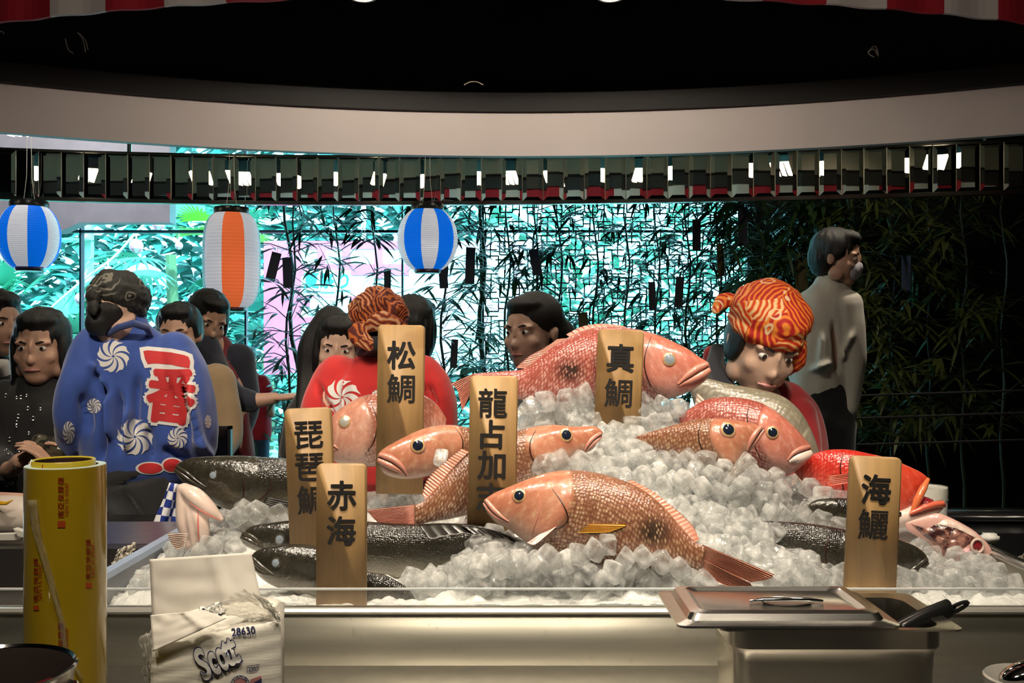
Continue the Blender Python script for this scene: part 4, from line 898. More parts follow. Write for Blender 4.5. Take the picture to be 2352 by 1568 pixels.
# ================================================================ lattice screen and bamboo
LAT = M('lattice_metal', (.035, .030, .028), .5); YS = 6.95
ls = thing('lattice_screen', 'dark geometric lattice screen of offset squares before the window', 'screen', (P(1410, 784, YS).x, YS, 0))
lat = MB(); x0, x1 = P(1112, 0, YS).x, P(1716, 0, YS).x; zt, zb = P(0, 330, YS).z, P(0, 1010, YS).z; cw = .098; rl_ = random.Random(2)
def hb(xa, xb, z): lat.box((xa, YS-.006, z-.0045), (xb, YS+.006, z+.0045))
def vb(x, za, zb_): lat.box((x-.0045, YS-.0058, za), (x+.0045, YS+.0058, zb_))
nxl, nzl = int((x1-x0)/cw), int((zt-zb)/cw)
for i in range(nxl):
    for j in range(nzl):
        x, z = x0+i*cw, zb+j*cw; k = (i+2*j) % 3
        if k == 0:
            s = cw*.92; ox, oz = cw*.1, cw*.1; hb(x+ox, x+ox+s, z+oz); hb(x+ox, x+ox+s, z+oz+s); vb(x+ox, z+oz, z+oz+s); vb(x+ox+s, z+oz, z+oz+s)
        elif k == 1:
            s = cw*.5; hb(x, x+s, z+cw*.3); vb(x+s, z-cw*.2, z+cw*.8); hb(x-cw*.2, x+cw, z+cw*.75); 
        else: hb(x-cw*.3, x+cw*.9, z+cw*.45); vb(x+cw*.45, z-cw*.1, z+cw*1.05); vb(x+cw*.05, z, z+cw*.5)
lat.build('lattice', LAT, ls, False)
MB().box((x0-.03, YS-.02, 0), (x0, YS+.02, 3.15)).box((x1, YS-.02, 0), (x1+.03, YS+.02, 3.15)).build('post', LAT, ls, False)
rb = random.Random(11); BLEAF = [M('bamboo_leaf', (.055, .13, .035), .45, var=(8, .35)), M('bamboo_leaf_dark', (.022, .075, .03), .5, var=(8, .35)), M('bamboo_leaf_olive', (.10, .13, .03), .45, var=(8, .3))]; CULM = M('bamboo_culm', (.05, .06, .03), .4, var=(5, .3))
CARD = [M('card_dark', (.05, .045, .06), .6), M('card_olive', (.13, .10, .03), .6), M('card_blue', (.09, .13, .24), .6)]
def bamboo(px, Y, ytop, ybot, n, label, mat, lean=0, spread=.30, dens=1., L_=.15, r=.013, top=None):
    a = P(px, ybot, Y); b = P(px+lean, ytop, Y); a.z = 0; t = thing('bamboo_plant', label, 'bamboo', a, 'bamboo plants along the window')
    pts = [a.lerp(b, k/14)+Vector((.02*math.sin(k*1.3), .02*math.cos(k), 0)) for k in range(15)]
    MB().tube(pts, [r*(1-.6*k/14) for k in range(15)], 8).build('culm', CULM, t); m = MB(); tw = m; zlo = P(0, min(ybot, 1010), Y).z
    for k in range(n):
        z = rb.uniform(zlo, b.z+.1); q = (z-a.z)/(b.z-a.z); c = a.lerp(b, min(q, 1)); ang = rb.uniform(0, 6.28); d = Vector((math.cos(ang), math.sin(ang)*.7, rb.uniform(-.15, .75))).normalized(); L2 = spread*rb.uniform(.35, 1.2); e = c+d*L2; tw.tube([c, c.lerp(e, .5)+Vector((0, 0, .02)), e], [.004, .003, .0015], 4, 1, cap=False)
        for j in range(rb.randint(4, 7)):
            u = rb.uniform(.3, 1); bb = c.lerp(e, u); a2 = ang+rb.uniform(-1.3, 1.3); blade(m, bb, (math.cos(a2), math.sin(a2)*.6-.15, rb.uniform(-.75, .35)), L_*rb.uniform(.6, 1.35), L_*.135*rb.uniform(.8, 1.3), rb.uniform(.1, .5))
    m.build('foliage', [mat, CULM], t, True, auto=None); return t
bamboo(640, 6.4, 455, 1000, 48, 'leafy bamboo beside the tall red and white lantern', BLEAF[1], 40, .30)
bamboo(705, 6.6, 450, 1000, 16, 'bamboo stem with a thick dark trunk near the chef in red', BLEAF[1], -50, .34, r=.022)
bamboo(790, 6.7, 440, 900, 18, 'slender bamboo before the festival banner', BLEAF[1], -20, .36)
bamboo(868, 6.5, 450, 950, 34, 'sparse bamboo between the banner lettering and the blue lantern', BLEAF[1], -10, .32)
bamboo(1010, 6.5, 450, 950, 62, 'leafy bamboo just behind the round blue and white lantern', BLEAF[1], 14, .30)
bamboo(1106, 6.75, 440, 1000, 60, 'thick dark bamboo trunk at the edge of the lattice screen', BLEAF[0], 2, .24, r=.026)
for i, px in enumerate((1160, 1222, 1290, 1366, 1440, 1512, 1580, 1650, 1706)):
    bamboo(px, 6.7+.05*(i % 3), 436, 1000, 26+8*(i % 4)+i*4, 'bamboo plant in front of the lattice screen, %s' % ('first', 'second', 'third', 'fourth', 'fifth', 'sixth', 'seventh', 'eighth', 'ninth')[i]+' along from the dark trunk', BLEAF[i % 2], rb.uniform(-14, 14), .26, L_=.14)
for i, px in enumerate((1760, 1830, 1900, 1975, 2050, 2130, 2210, 2300)):
    bamboo(px, 6.5+.06*(i % 3), 430, 1050, (120, 120, 110, 100, 90, 70, 45, 25)[i], 'shadowed bamboo against the black wall, %s past the lattice screen' % ('first', 'second', 'third', 'fourth', 'fifth', 'sixth', 'seventh', 'eighth')[i], BLEAF[(0, 0, 2, 2, 2, 2, 2, 2)[i]], rb.uniform(-20, 20), .32, L_=.17)
for px, py, w_, h_, rot, c, lb in ((628, 612, 22, 66, -14, 0, 'dark wish card tilted beside the tall striped lantern'), (661, 626, 25, 70, 2, 0, 'dark wish card hanging straight next to the tilted one'), (1018, 634, 20, 56, 4, 0, 'dark wish card hanging below the blue and white lantern'), (1080, 610, 22, 84, -2, 0, 'long dark wish card by the thick bamboo trunk'),
    (1043, 812, 16, 66, -3, 0, 'dark wish card hanging low beside the tall two character board'), (890, 640, 16, 44, 0, 0, 'small dark wish card above the chef in red'), (1498, 680, 16, 66, 2, 0, 'narrow dark wish card before the lattice behind the top snapper'), (1560, 670, 20, 70, -4, 0, 'dark wish card under the lattice squares near the orange headscarf'),
    (1655, 596, 17, 76, 3, 1, 'ochre wish card hanging above the orange headscarf'), (1600, 540, 20, 72, 0, 0, 'dark wish card high on the lattice screen'), (1840, 628, 26, 74, 1, 1, 'olive wish card beside the man in white'), (2081, 627, 24, 80, -1, 2, 'pale blue wish card hanging in the dark bamboo'), (1706, 520, 22, 90, 0, 0, 'dark wish card at the end of the lattice screen'), (1340, 742, 22, 50, 4, 1, 'olive wish card just above the top snapper'), (1230, 602, 22, 60, 10, 0, 'dark wish card on the lattice above the black haired woman')):
    Y = 6.35; c0 = P(px, py, Y); m_ = Matrix.Translation(c0) @ Matrix.Rotation(R(-rot), 4, 'Y') @ Matrix.Rotation(rb.uniform(-.3, .3), 4, 'Z'); q = S(Y)
    t = thing('wish_card', lb, 'card', c0, 'wish cards hung in the bamboo')
    MB().box((-w_*q/2, -.002, -h_*q/2), (w_*q/2, .002, h_*q/2), M=m_).build('paper', CARD[c], t, False)
    MB().tube([m_ @ Vector((0, 0, h_*q/2)), m_ @ Vector((0, .08, h_*q/2+.05)), m_ @ Vector((0, .3, h_*q/2+.09))], .0015, 4).build('thread', CULM, t)
# ================================================================ hanging festival lanterns
LB = M('lantern_blue', (.01, .13, .72), .5, spec=.3); LW = M('lantern_white', (.84, .84, .88), .55, spec=.3); LR = M('lantern_red', (.85, .10, .05), .5, spec=.3); LG = M('lantern_pale_blue', (.45, .72, .78), .55, spec=.3); LRING = M('lantern_black', (.008, .008, .009), .3)
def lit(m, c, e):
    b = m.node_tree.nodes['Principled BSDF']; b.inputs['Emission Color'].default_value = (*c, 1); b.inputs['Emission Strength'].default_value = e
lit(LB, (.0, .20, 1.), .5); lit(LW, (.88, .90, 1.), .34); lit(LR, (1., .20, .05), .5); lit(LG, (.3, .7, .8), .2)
def lantern(label, cx, ytop, ybot, rpx, Y, cols, ribs, phase, pw_, capw, footw, foot_tilt=0, bulb=False):
    q = S(Y); c = P(cx, (ytop+ybot)/2, Y); H = (ybot-ytop)*q; r = rpx*q; t = thing('festival_lantern', label, 'lantern', c, 'festival lanterns under the mirror strip'); n = 96; K = ribs*4; rings = []
    for i in range(K+1):
        u = i/K; z = H/2-H*u; e = 2*u-1; rr = r*(max(0, 1-abs(e)**pw_*(1-(capw/rpx)**pw_))**(1/pw_)); rr = max(rr, (capw if u < .5 else footw)*q)*(1+.018*abs(math.sin(math.pi*u*ribs))-.01)
        rings.append([c+Vector((rr*math.cos(2*math.pi*j/n), rr*math.sin(2*math.pi*j/n), z)) for j in range(n)])
    m = MB()
    for i in range(K): m.rings(rings[i:i+2], 0, False)
    ns = len(cols)
    for k in range(len(m.f)): m.mi[k] = cols[int((((k % n)/n+phase) % 1)*ns) % ns]
    m.build('paper_shade', [LB, LW, LR, LG], t, auto=None)
    MB().lathe([(.001, 0), (capw*q*1.1, 0), (capw*q*1.12, .022), (capw*q*1.05, .034), (.001, .034)], c+Vector((0, 0, H/2-.004)), 40).build('top_ring', LRING, t)
    MB().lathe([(.001, 0), (footw*q*1.05, 0), (footw*q*1.08, -.016), (footw*q, -.024), (.001, -.024)], c+Vector((0, 0, -H/2+.004)), 40).build('bottom_ring', M('lantern_foot', (.05, .02, .018), .3), t)
    for s in (-1, 1): MB().tube([c+Vector((s*capw*q*.35, -.0, H/2+.02)), c+Vector((s*.014, .0, H/2+.16)), c+Vector((.0, .0, 3.15-c.z))], .0014, 5).build('hanging_cord', M('bare_wire', (.9, .8, .62), .25, 1.), t)
    return t
YLN = 5.42
lantern('round blue and white striped lantern at the edge above the palms', 67, 474, 614, 68, YLN, [1, 0]*5, 30, .0917, 2.1, 38, 29)
lantern('tall barrel lantern in white and glowing red hanging above the diners', 532, 489, 706, 65, YLN, [3, 1, 2, 1, 3, 1, 2, 1], 28, .0175, 3.4, 36, 30)
lantern('round blue and white striped lantern hanging in front of the bamboo', 982, 481, 619, 69, YLN, [1, 0]*5, 30, .078, 2.1, 34, 28)
# ================================================================ people
def xf(c, H, yaw, pitch, roll): return Matrix.Translation(c) @ Matrix.Rotation(R(yaw), 4, 'Z') @ Matrix.Rotation(R(pitch), 4, 'X') @ Matrix.Rotation(R(roll), 4, 'Y') @ Matrix.Scale(H, 4)
def head_parts(m, X):
    E = lambda c, r, k=12: m.ell(c, r, X, 20, k)
    E((0, .06, .13), (.335, .42, .37)); E((0, -.10, -.12), (.285, .29, .37)); E((0, -.19, -.37), (.16, .16, .13)); E((0, -.355, -.13), (.045, .10, .07)); E((0, -.33, .0), (.035, .09, .13)); E((0, -.40, -.155), (.05, .055, .045))
    E((0, -.335, -.262), (.105, .05, .028)); E((0, -.325, -.305), (.09, .05, .03))
    for s in (-1, 1):
        E((s*.13, -.30, .085), (.11, .06, .035)); E((s*.17, -.24, -.12), (.10, .10, .10)); E((s*.335, .05, -.04), (.035, .075, .115)); E((s*.35, .07, .0), (.03, .05, .06)); E((s*.24, -.05, -.3), (.07, .14, .12))
def face(t, X, H, brow=True, lips=(.55, .22, .2)):
    for s in (-1, 1):
        q = MB().ell((s*.128, -.318, .012), (.055, .045, .034), X, 14, 8).build('eye', EYEW, t); MB().ell((s*.128, -.350, .012), (.027, .016, .027), X, 12, 6).build('iris', IRIS, q)
        if brow: MB().tube([X @ Vector((s*.06, -.372, .085)), X @ Vector((s*.13, -.362, .105)), X @ Vector((s*.205, -.30, .088))], [.010*H, .014*H, .006*H], 6).build('eyebrow', HAIR, t)
    MB().tube([X @ Vector((-.10, -.350, -.278)), X @ Vector((-.03, -.385, -.272)), X @ Vector((.03, -.385, -.272)), X @ Vector((.10, -.350, -.278))], [.008*H, .020*H, .020*H, .008*H], 8).build('lips', M('lips', lips, .4), t)
def W(L_, Y):
    """chain in photo pixels -> world: (px, py, depth offset, r_side px, r_depth px)"""
    out = []
    for e in L_: px, py, dy, a = e[:4]; b = e[4] if len(e) > 4 else a; out.append((P(px, py, Y+dy), a*S(Y), b*S(Y)))
    return out
def blob(chains, Y, vox, smooth=4, extra=None, disp=None, thin=1.):
    m = MB()
    for c in chains: chain(m, W([(*e[:3], *[a*(thin if a > 20 else 1) for a in e[3:]]) for e in c], Y))
    if extra: extra(m)
    return remesh((m.v, m.f), vox, smooth, disp)
def fl(Y): return CY+CZ*F/Y
def legs(cx, hip, Y, r=42, gap=38):
    b = fl(Y)-14
    return [[(cx+s*gap*.6, hip, .02, r*1.1), (cx+s*gap, (hip+b)/2, -.02, r*.72), (cx+s*gap, b, .03, r*.5)] for s in (-1, 1)]+[[(cx+s*gap, b-2, .03, r*.5), (cx+s*gap*1.1, b, -.10, r*.46)] for s in (-1, 1)]
def person(label, Y, cx, skin, chains, head=None, vox=.009, hands=None, group=None):
    """head: (px, py, H px, yaw, pitch, roll)"""
    t = thing('person', label, 'person', (P(cx, 0, Y).x, Y, 0), group); X = None; H = 0
    if head: H = head[2]*S(Y); X = xf(P(head[0], head[1], Y+(head[6] if len(head) > 6 else 0)), H, *head[3:6])
    def ex(m):
        if X is not None: head_parts(m, X)
        for h in hands or []: hand(m, *h)
    v, f = blob(chains, Y, vox, 3, ex, None, .84); b = mk('body', (v, f), skin, t); return t, X, H, b
def hand(m, wrist, d, palm, L_, curl=.3, thumb=1, spread=.16):
    """palm plus four separate bent fingers and a thumb; d = finger direction, palm = facing, L_ = hand length in metres"""
    d = Vector(d).normalized(); pn = Vector(palm); pn = (pn-d*pn.dot(d)).normalized(); s = d.cross(pn); w_ = Vector(wrist); pl = L_*.52
    for k in range(5): u = -1+k*.5; m.ell((0, 0, 0), (1, 1, 1), Matrix.Translation(w_+d*pl*.55+s*u*L_*.155) @ Matrix((s*L_*.075, d*pl*.60, pn*L_*.075)).transposed().to_4x4(), 12, 8)
    for i, (u, q) in enumerate(((-.165, .40), (-.055, .47), (.055, .44), (.16, .34))):
        c = w_+d*pl*.96+s*u*L_*1.05; dd = (d+s*u*spread*6*.3).normalized(); pts = [(c-dd*.01, L_*.052, L_*.050)]; a = 0; p = c
        for k, fr_ in enumerate((.42, .32, .26)):
            a += curl*(.7+.3*k); e = (dd*math.cos(a)+pn*math.sin(a)).normalized(); p = p+e*q*L_*fr_; pts.append((p, L_*(.048-.006*k), L_*(.046-.006*k)))
        chain(m, pts, 10, 3)
    c = w_+d*pl*.28+s*thumb*L_*.17; e1 = (s*thumb*.75+d*.75+pn*.25).normalized(); e2 = (s*thumb*.3+d*1.+pn*.5).normalized(); chain(m, [(c-e1*.01, L_*.07, L_*.07), (c+e1*L_*.20, L_*.056, L_*.055), (c+e1*L_*.20+e2*L_*.17, L_*.044, L_*.042)], 10, 3)
def hair(t, X, style, mat=HAIR, name='hair'):
    m = MB(); E = lambda c, r: m.ell(c, r, X, 20, 12)
    E((0, .09, .17), (.375, .43, .38)); E((0, .20, .02), (.36, .33, .40)); E((0, -.10, .36), (.27, .27, .16))
    if style == 'short': E((0, .22, -.14), (.29, .25, .25)); [E((s*.30, .06, .08), (.07, .2, .17)) for s in (-1, 1)]
    if style in ('long', 'bob'):
        [E((s*.315, .04, -.12), (.085, .22, .40)) for s in (-1, 1)]; E((0, .26, -.32), (.36, .20, .44))
    if style == 'long': [E((s*.33, .06, -.55), (.10, .17, .42)) for s in (-1, 1)]; E((0, .28, -.80), (.40, .18, .55))
    v, f = remesh((m.v, m.f), .006, 3, lambda p: .004*noise.noise(Vector((p[0]*90, p[1]*40, p[2]*9)))); return mk(name, (v, f), mat, t)
def cloth(name, chains, Y, mat, t, vox=.008, amp=.006, fr_=9, folds=(), smooth=4, extra=None):
    """garment grown round the limbs; folds = photo-pixel lines (x0,y0,x1,y1,width,depth) pressed or raised along the cloth"""
    s = S(Y)
    def disp(p):
        d = amp*noise.noise(Vector((p[0]*fr_, p[1]*fr_, p[2]*fr_*.45)))+amp*.45*noise.noise(Vector((p[0]*fr_*2.4+5, p[1]*fr_*2, p[2]*fr_)))
        if folds and p[1] < Y+.06:
            k = F/p[1]; px, py = CX+p[0]*k, CY-(p[2]-CZ)*k
            for x0, y0, x1, y1, wd, dp in folds:
                dx, dy = x1-x0, y1-y0; L2 = dx*dx+dy*dy; u = min(max(((px-x0)*dx+(py-y0)*dy)/L2, 0), 1); q = math.hypot(px-x0-u*dx, py-y0-u*dy)
                if q < wd*2.5: d += dp*2.4*math.exp(-(q/wd)**2)*min(1, 4*u+.15)*min(1, 4*(1-u)+.15)
        return d
    v, f = blob(chains, Y, vox, smooth, extra, disp); o = mk(name, (v, f), mat, t); return o, bvh(o)
def fabric(name, col, rough=.85, sheen=.3, v=.14): return M(name, col, rough, sheen=sheen, var=(14, v), bump=(420, .15, .001))
def scarfmat(name, c0, c1, c2, c3, sc=9.):
    """wave-and-curl printed cotton"""
    m = bpy.data.materials.new(name); m.use_nodes = True; nt = m.node_tree; b = nt.nodes['Principled BSDF']; L = nt.links.new; tc = nd(nt, 'ShaderNodeTexCoord')
    n0 = nd(nt, 'ShaderNodeTexNoise'); n0.inputs['Scale'].default_value = sc*2.2; n0.inputs['Detail'].default_value = 2; L(tc.outputs['Object'], n0.inputs['Vector'])
    ml = nd(nt, 'ShaderNodeVectorMath', operation='SCALE'); ml.inputs['Scale'].default_value = .035; L(n0.outputs['Color'], ml.inputs[0]); ad = nd(nt, 'ShaderNodeVectorMath', operation='ADD'); L(tc.outputs['Object'], ad.inputs[0]); L(ml.outputs[0], ad.inputs[1])
    v1 = nd(nt, 'ShaderNodeTexVoronoi'); v1.inputs['Scale'].default_value = sc*1.5; L(ad.outputs[0], v1.inputs['Vector'])
    d1 = nd(nt, 'ShaderNodeVectorMath', operation='SUBTRACT'); L(ad.outputs[0], d1.inputs[0]); L(v1.outputs['Position'], d1.inputs[1])
    o1 = nd(nt, 'ShaderNodeVectorMath', operation='MULTIPLY_ADD'); L(v1.outputs['Color'], o1.inputs[0]); o1.inputs[1].default_value = (.14, .14, .14); o1.inputs[2].default_value = (-.07, -.07, -.07)
    d2 = nd(nt, 'ShaderNodeVectorMath', operation='ADD'); L(d1.outputs[0], d2.inputs[0]); L(o1.outputs[0], d2.inputs[1]); ln = nd(nt, 'ShaderNodeVectorMath', operation='LENGTH'); L(d2.outputs[0], ln.inputs[0])
    fq = nd(nt, 'ShaderNodeMath', operation='MULTIPLY'); fq.inputs[1].default_value = sc*62; L(ln.outputs['Value'], fq.inputs[0]); sn0 = nd(nt, 'ShaderNodeMath', operation='SINE'); L(fq.outputs[0], sn0.inputs[0]); wv = nd(nt, 'ShaderNodeMapRange'); wv.inputs['From Min'].default_value = -1; L(sn0.outputs[0], wv.inputs['Value'])
    ev = nd(nt, 'ShaderNodeSeparateColor'); L(v1.outputs['Color'], ev.inputs[0]); tn = nd(nt, 'ShaderNodeMath', operation='MULTIPLY_ADD'); L(ev.outputs[0], tn.inputs[0]); tn.inputs[1].default_value = .55; tn.inputs[2].default_value = -.25; t2_ = nd(nt, 'ShaderNodeMath', operation='ADD'); t2_.use_clamp = True; L(wv.outputs['Result'], t2_.inputs[0]); L(tn.outputs[0], t2_.inputs[1])
    cr_ = nd(nt, 'ShaderNodeValToRGB'); e = cr_.color_ramp.elements; e[0].position = .0; e[0].color = (*c0, 1); e[1].position = 1; e[1].color = (*c3, 1); k = e.new(.38); k.color = (*c1, 1); k = e.new(.66); k.color = (*c2, 1); k = e.new(.88); k.color = (*c2, 1); k = e.new(.96); k.color = tuple(.5*(p_+q_) for p_, q_ in zip(c2, c3))+(1,); L(t2_.outputs[0], cr_.inputs['Fac'])
    vo = nd(nt, 'ShaderNodeTexVoronoi'); vo.inputs['Scale'].default_value = sc*1.9; L(ad.outputs[0], vo.inputs['Vector']); sn = nd(nt, 'ShaderNodeMath', operation='MULTIPLY'); sn.inputs[1].default_value = 38; L(vo.outputs['Distance'], sn.inputs[0]); s2 = nd(nt, 'ShaderNodeMath', operation='SINE'); L(sn.outputs[0], s2.inputs[0])
    g1 = nd(nt, 'ShaderNodeMath', operation='GREATER_THAN'); g1.inputs[1].default_value = .45; L(s2.outputs[0], g1.inputs[0]); l1 = nd(nt, 'ShaderNodeMath', operation='LESS_THAN'); l1.inputs[1].default_value = .27; L(vo.outputs['Distance'], l1.inputs[0]); mu = nd(nt, 'ShaderNodeMath', operation='MULTIPLY'); L(g1.outputs[0], mu.inputs[0]); L(l1.outputs[0], mu.inputs[1])
    mx = nd(nt, 'ShaderNodeMix', data_type='RGBA'); L(mu.outputs[0], mx.inputs['Factor']); L(cr_.outputs['Color'], mx.inputs['A']); mx.inputs['B'].default_value = (*c3, 1); L(mx.outputs['Result'], b.inputs['Base Color']); b.inputs['Roughness'].default_value = .75; return m
def pinwheel(r, n=8, rx=None, twist=.95, a0=0.):
    V = []; Fc = []
    for k in range(n):
        b = len(V); N = 10
        for i in range(N+1):
            q = .07+.93*i/N; tw = a0+2*math.pi*k/n+twist*q**1.2; wd = (2*math.pi/n)*(.76-.08*q); wd2 = wd*(1 if i < N else .9)
            for j in range(5): a = tw+wd2*j/4; rr = q*(1-.10*(1-abs(j/2-1.2)) if i == N else 1); V.append((r*rr*math.cos(a)*(rx or 1), r*rr*math.sin(a)))
        for i in range(N):
            for j in range(4): c = b+i*5+j; Fc.append((c, c+1, c+6, c+5))
    return np.array(V), Fc
WHITE_INK = M('print_white', (.80, .78, .76), .8); RED_INK = M('print_red', (.62, .03, .035), .8, var=(20, .2)); BLACK_INK = M('print_black', (.01, .01, .012), .8)
# ---- chef in the blue festival coat, seen from behind
Y = 2.92; BLUE = fabric('coat_blue', (.035, .085, .36)); DK = fabric('cloth_black', (.013, .013, .014), v=.3)
t, X, H, b = person('chef in a blue festival coat and dark patterned headscarf, back turned, head bowed', Y, 310, SKIN2,
   [[(275, 748, -.05, 34, 38), (296, 770, 0, 42), (310, 850, .02, 120, 70), (316, 1000, .02, 110, 75), (316, 1120, .02, 115, 75)], [(210, 800, 0, 44), (176, 940, -.0, 34), (190, 1010, .18, 28), (215, 1000, .36, 22)], [(410, 820, 0, 44), (446, 940, .0, 36), (430, 1010, .2, 28), (400, 1005, .38, 22)]]+legs(315, 1160, Y, 62, 46),
   (264, 728, 162, 166, 24, -10, -.02), .008)
coat, ct_ = cloth('happi_coat', [[(300, 750, -.01, 44, 40), (304, 790, 0, 104, 62), (312, 850, .0, 128, 84), (318, 940, .0, 140, 92), (322, 1020, .01, 140, 90), (324, 1052, .01, 122, 84)], [(222, 800, -.01, 52, 56), (186, 880, -.05, 50, 58), (170, 960, -.03, 42, 60), (182, 1030, .06, 34, 60)], [(398, 815, .0, 56, 56), (440, 890, -.02, 48, 58), (462, 970, .0, 34, 60), (470, 1038, .06, 24, 56)],
    [(316, 1040, .0, 130, 80), (322, 1072, .02, 112, 76)], [(180, 1020, .1, 34, 40), (232, 1050, .12, 40, 40)]], Y, BLUE, t, .0065, .012, 10,
    [(222, 850, 238, 920, 7, -.022), (238, 915, 232, 1060, 6, -.03), (252, 900, 256, 1010, 9, .016), (268, 900, 282, 1040, 8, -.020), (296, 930, 286, 1040, 10, .014), (316, 860, 306, 1000, 10, -.014), (205, 830, 248, 890, 9, .012), (412, 860, 440, 1010, 9, -.014), (430, 880, 462, 1040, 9, .014), (372, 1030, 440, 1060, 10, -.014), (190, 900, 205, 1000, 12, -.008), (340, 980, 352, 1060, 10, -.01), (450, 990, 480, 1050, 8, .01)])
MB().tube([P(x, y, Y+d) for x, y, d in ((244, 770, -.06), (272, 752, -.105), (306, 742, -.11), (336, 752, -.07), (350, 776, -.02))], [.007, .010, .011, .010, .007], 12).build('collar', fabric('collar_navy', (.03, .06, .22)), t)
for cx, cy, r, n, rx, a0 in ((260, 818, 38, 8, 1, .3), (216, 932, 18, 9, .95, 0), (158, 993, 27, 9, .55, .2), (310, 1003, 43, 8, 1, .5), (408, 1006, 25, 9, .96, .1), (478, 968, 16, 8, .5, 0)):
    drape('crest', pinwheel(r, n, rx, -.95, a0), (cx, cy), ct_, WHITE_INK, coat, .002, Y)
def poly2(pts, ml=5): return sub2d((np.array(pts, float), [tuple(range(len(pts)))]), ml)
def ichi(g=0): return poly2([(-54-g, 22+g*.9), (-44, 24+g), (10, 19+g), (40, 13+g), (50+g, 9+g*.6), (54+g, -2), (52+g, -17-g), (42, -16-g), (10, -9-g), (-30, -6-g), (-44-g*.7, -8-g), (-50-g, 4)])
b2, bf2 = text2d('番', 1); b2 = b2*np.array([104, 122])/np.ptp(b2, axis=0); b2, bf2 = sub2d((b2, bf2), 7); sc = 1
def ban(k, n=10):
    L_ = [(b2*sc, bf2)]
    for ring in ((k,) if k < 6 else (k*.5, k)):
        for i in range(n): L_.append((b2*sc+np.array([ring*math.cos(2*math.pi*i/n), ring*math.sin(2*math.pi*i/n)]), bf2))
    v, f = join2d(L_); v = rot2(v, R(-7)); return np.c_[v, np.repeat(np.arange(len(L_)), len(b2))*2e-7], f
drape('crest_outline', ichi(9), (383, 828), ct_, WHITE_INK, coat, .0022, Y); drape('crest_outline', ban(13), (393, 908), ct_, WHITE_INK, coat, .0024, Y)
drape('crest_character', ichi(0), (383, 828), ct_, RED_INK, coat, .0036, Y); drape('crest_character', ban(5.0), (393, 908), ct_, RED_INK, coat, .0038, Y)
for cx, cy, rx, ry in ((345, 1075, 34, 15), (396, 1068, 26, 18)):
    for q, m_, l_ in ((1, WHITE_INK, .002), (.82, RED_INK, .0032)): drape('hem_print', poly2([(rx*q*math.cos(a), ry*q*math.sin(a)) for a in np.linspace(0, 2*math.pi, 20)[:-1]]), (cx, cy), ct_, m_, coat, l_, Y)
cloth('apron', [[(318, 1062, .0, 98, 72), (312, 1110, .0, 104, 82), (306, 1180, .0, 112, 84), (306, 1330, .02, 112, 80)]], Y, DK, t, .009, .010, 9, [(240, 1120, 400, 1078, 6, -.012), (240, 1150, 330, 1240, 10, .012), (280, 1130, 350, 1230, 9, -.01)])
cloth('trousers', legs(315, 1200, Y, 66, 46)[:2], Y, DK, t, .011, .004)
tv = []; tf = []; tu = []
for i in range(15):
    for j in range(11): u, v_ = i/14, j/10; p = P(370+u*44+(v_-.5)*-38*(1-u)-10*v_, 1112+v_*130-(1-u)*4, Y-.30+.015*math.sin(u*9+v_*3)); tv.append(p); tu.append((u*4, v_*7))
for i in range(14):
    for j in range(10): a = i*11+j; tf.append((a, a+11, a+12, a+1))
cm = M('check_cloth', (.9, .9, .9), .85); nt = cm.node_tree; ck = nd(nt, 'ShaderNodeTexChecker'); ck.inputs['Scale'].default_value = 1; ck.inputs['Color1'].default_value = (.012, .035, .26, 1); ck.inputs['Color2'].default_value = (.82, .82, .84, 1); uvn = nd(nt, 'ShaderNodeUVMap'); nt.links.new(uvn.outputs['UV'], ck.inputs['Vector']); nt.links.new(ck.outputs['Color'], nt.nodes['Principled BSDF'].inputs['Base Color'])
tw_ = mk('waist_towel', (tv, tf), cm, t, True, uv=tu); tw_.modifiers.new('t', 'SOLIDIFY').thickness = .004
tag(tw_, 'blue and white checked towel tucked at the waist')
hm = MB(); E = lambda c, r: hm.ell(c, r, X, 20, 12)
E((0, .20, .02), (.29, .26, .30)); E((0, .24, -.18), (.20, .18, .22))
mk('hair', remesh((hm.v, hm.f), .006, 3), HAIR, t)
def scarf(t, X, mat, knot=None, tilt=0, drop=0., name='headscarf', amp=.008, lump=22, zx=0.):
    m = MB(); E = lambda c, r: m.ell(c, r, X, 24, 14)
    E((0, .08, .30-drop), (.40, .47, .30)); E((0, .06, .17-drop), (.395, .465, .20)); E((0, .10, .42-drop), (.30, .36, .22))
    v, f = remesh((m.v, m.f), .005, 3, lambda p: amp*noise.noise(Vector((p[0]*lump, p[1]*lump, p[2]*lump)))+amp*.6*abs(noise.noise(Vector((p[0]*lump*2, p[1]*lump*1.4, p[2]*lump*2.6)))))
    o = mk(name, (v, f), mat, t)
    if knot:
        for c in knot: k = MB(); chain(k, [(X @ Vector(p), a, bb) for p, a, bb in c], 12, 4); mk('scarf_knot', remesh((k.v, k.f), .0045, 2, lambda p: .003*noise.noise(Vector((p[0]*60, p[1]*60, p[2]*60)))), mat, o)
    return o
SK = scarfmat('scarf_dark', (.008, .008, .007), (.012, .012, .010), (.02, .019, .016), (.16, .15, .12), 8); SO = scarfmat('scarf_orange', (.42, .012, .01), (.62, .05, .012), (.80, .24, .02), (.82, .56, .32), 7.)
scarf(t, X, SK, [[((0, .50, .02), .018, .014), ((.03, .54, .10), .026, .018), ((.16, .50, .17), .014, .008)], [((.0, .50, .02), .014, .010), ((-.05, .53, -.08), .018, .010), ((-.09, .50, -.18), .008, .006)]], amp=.010)
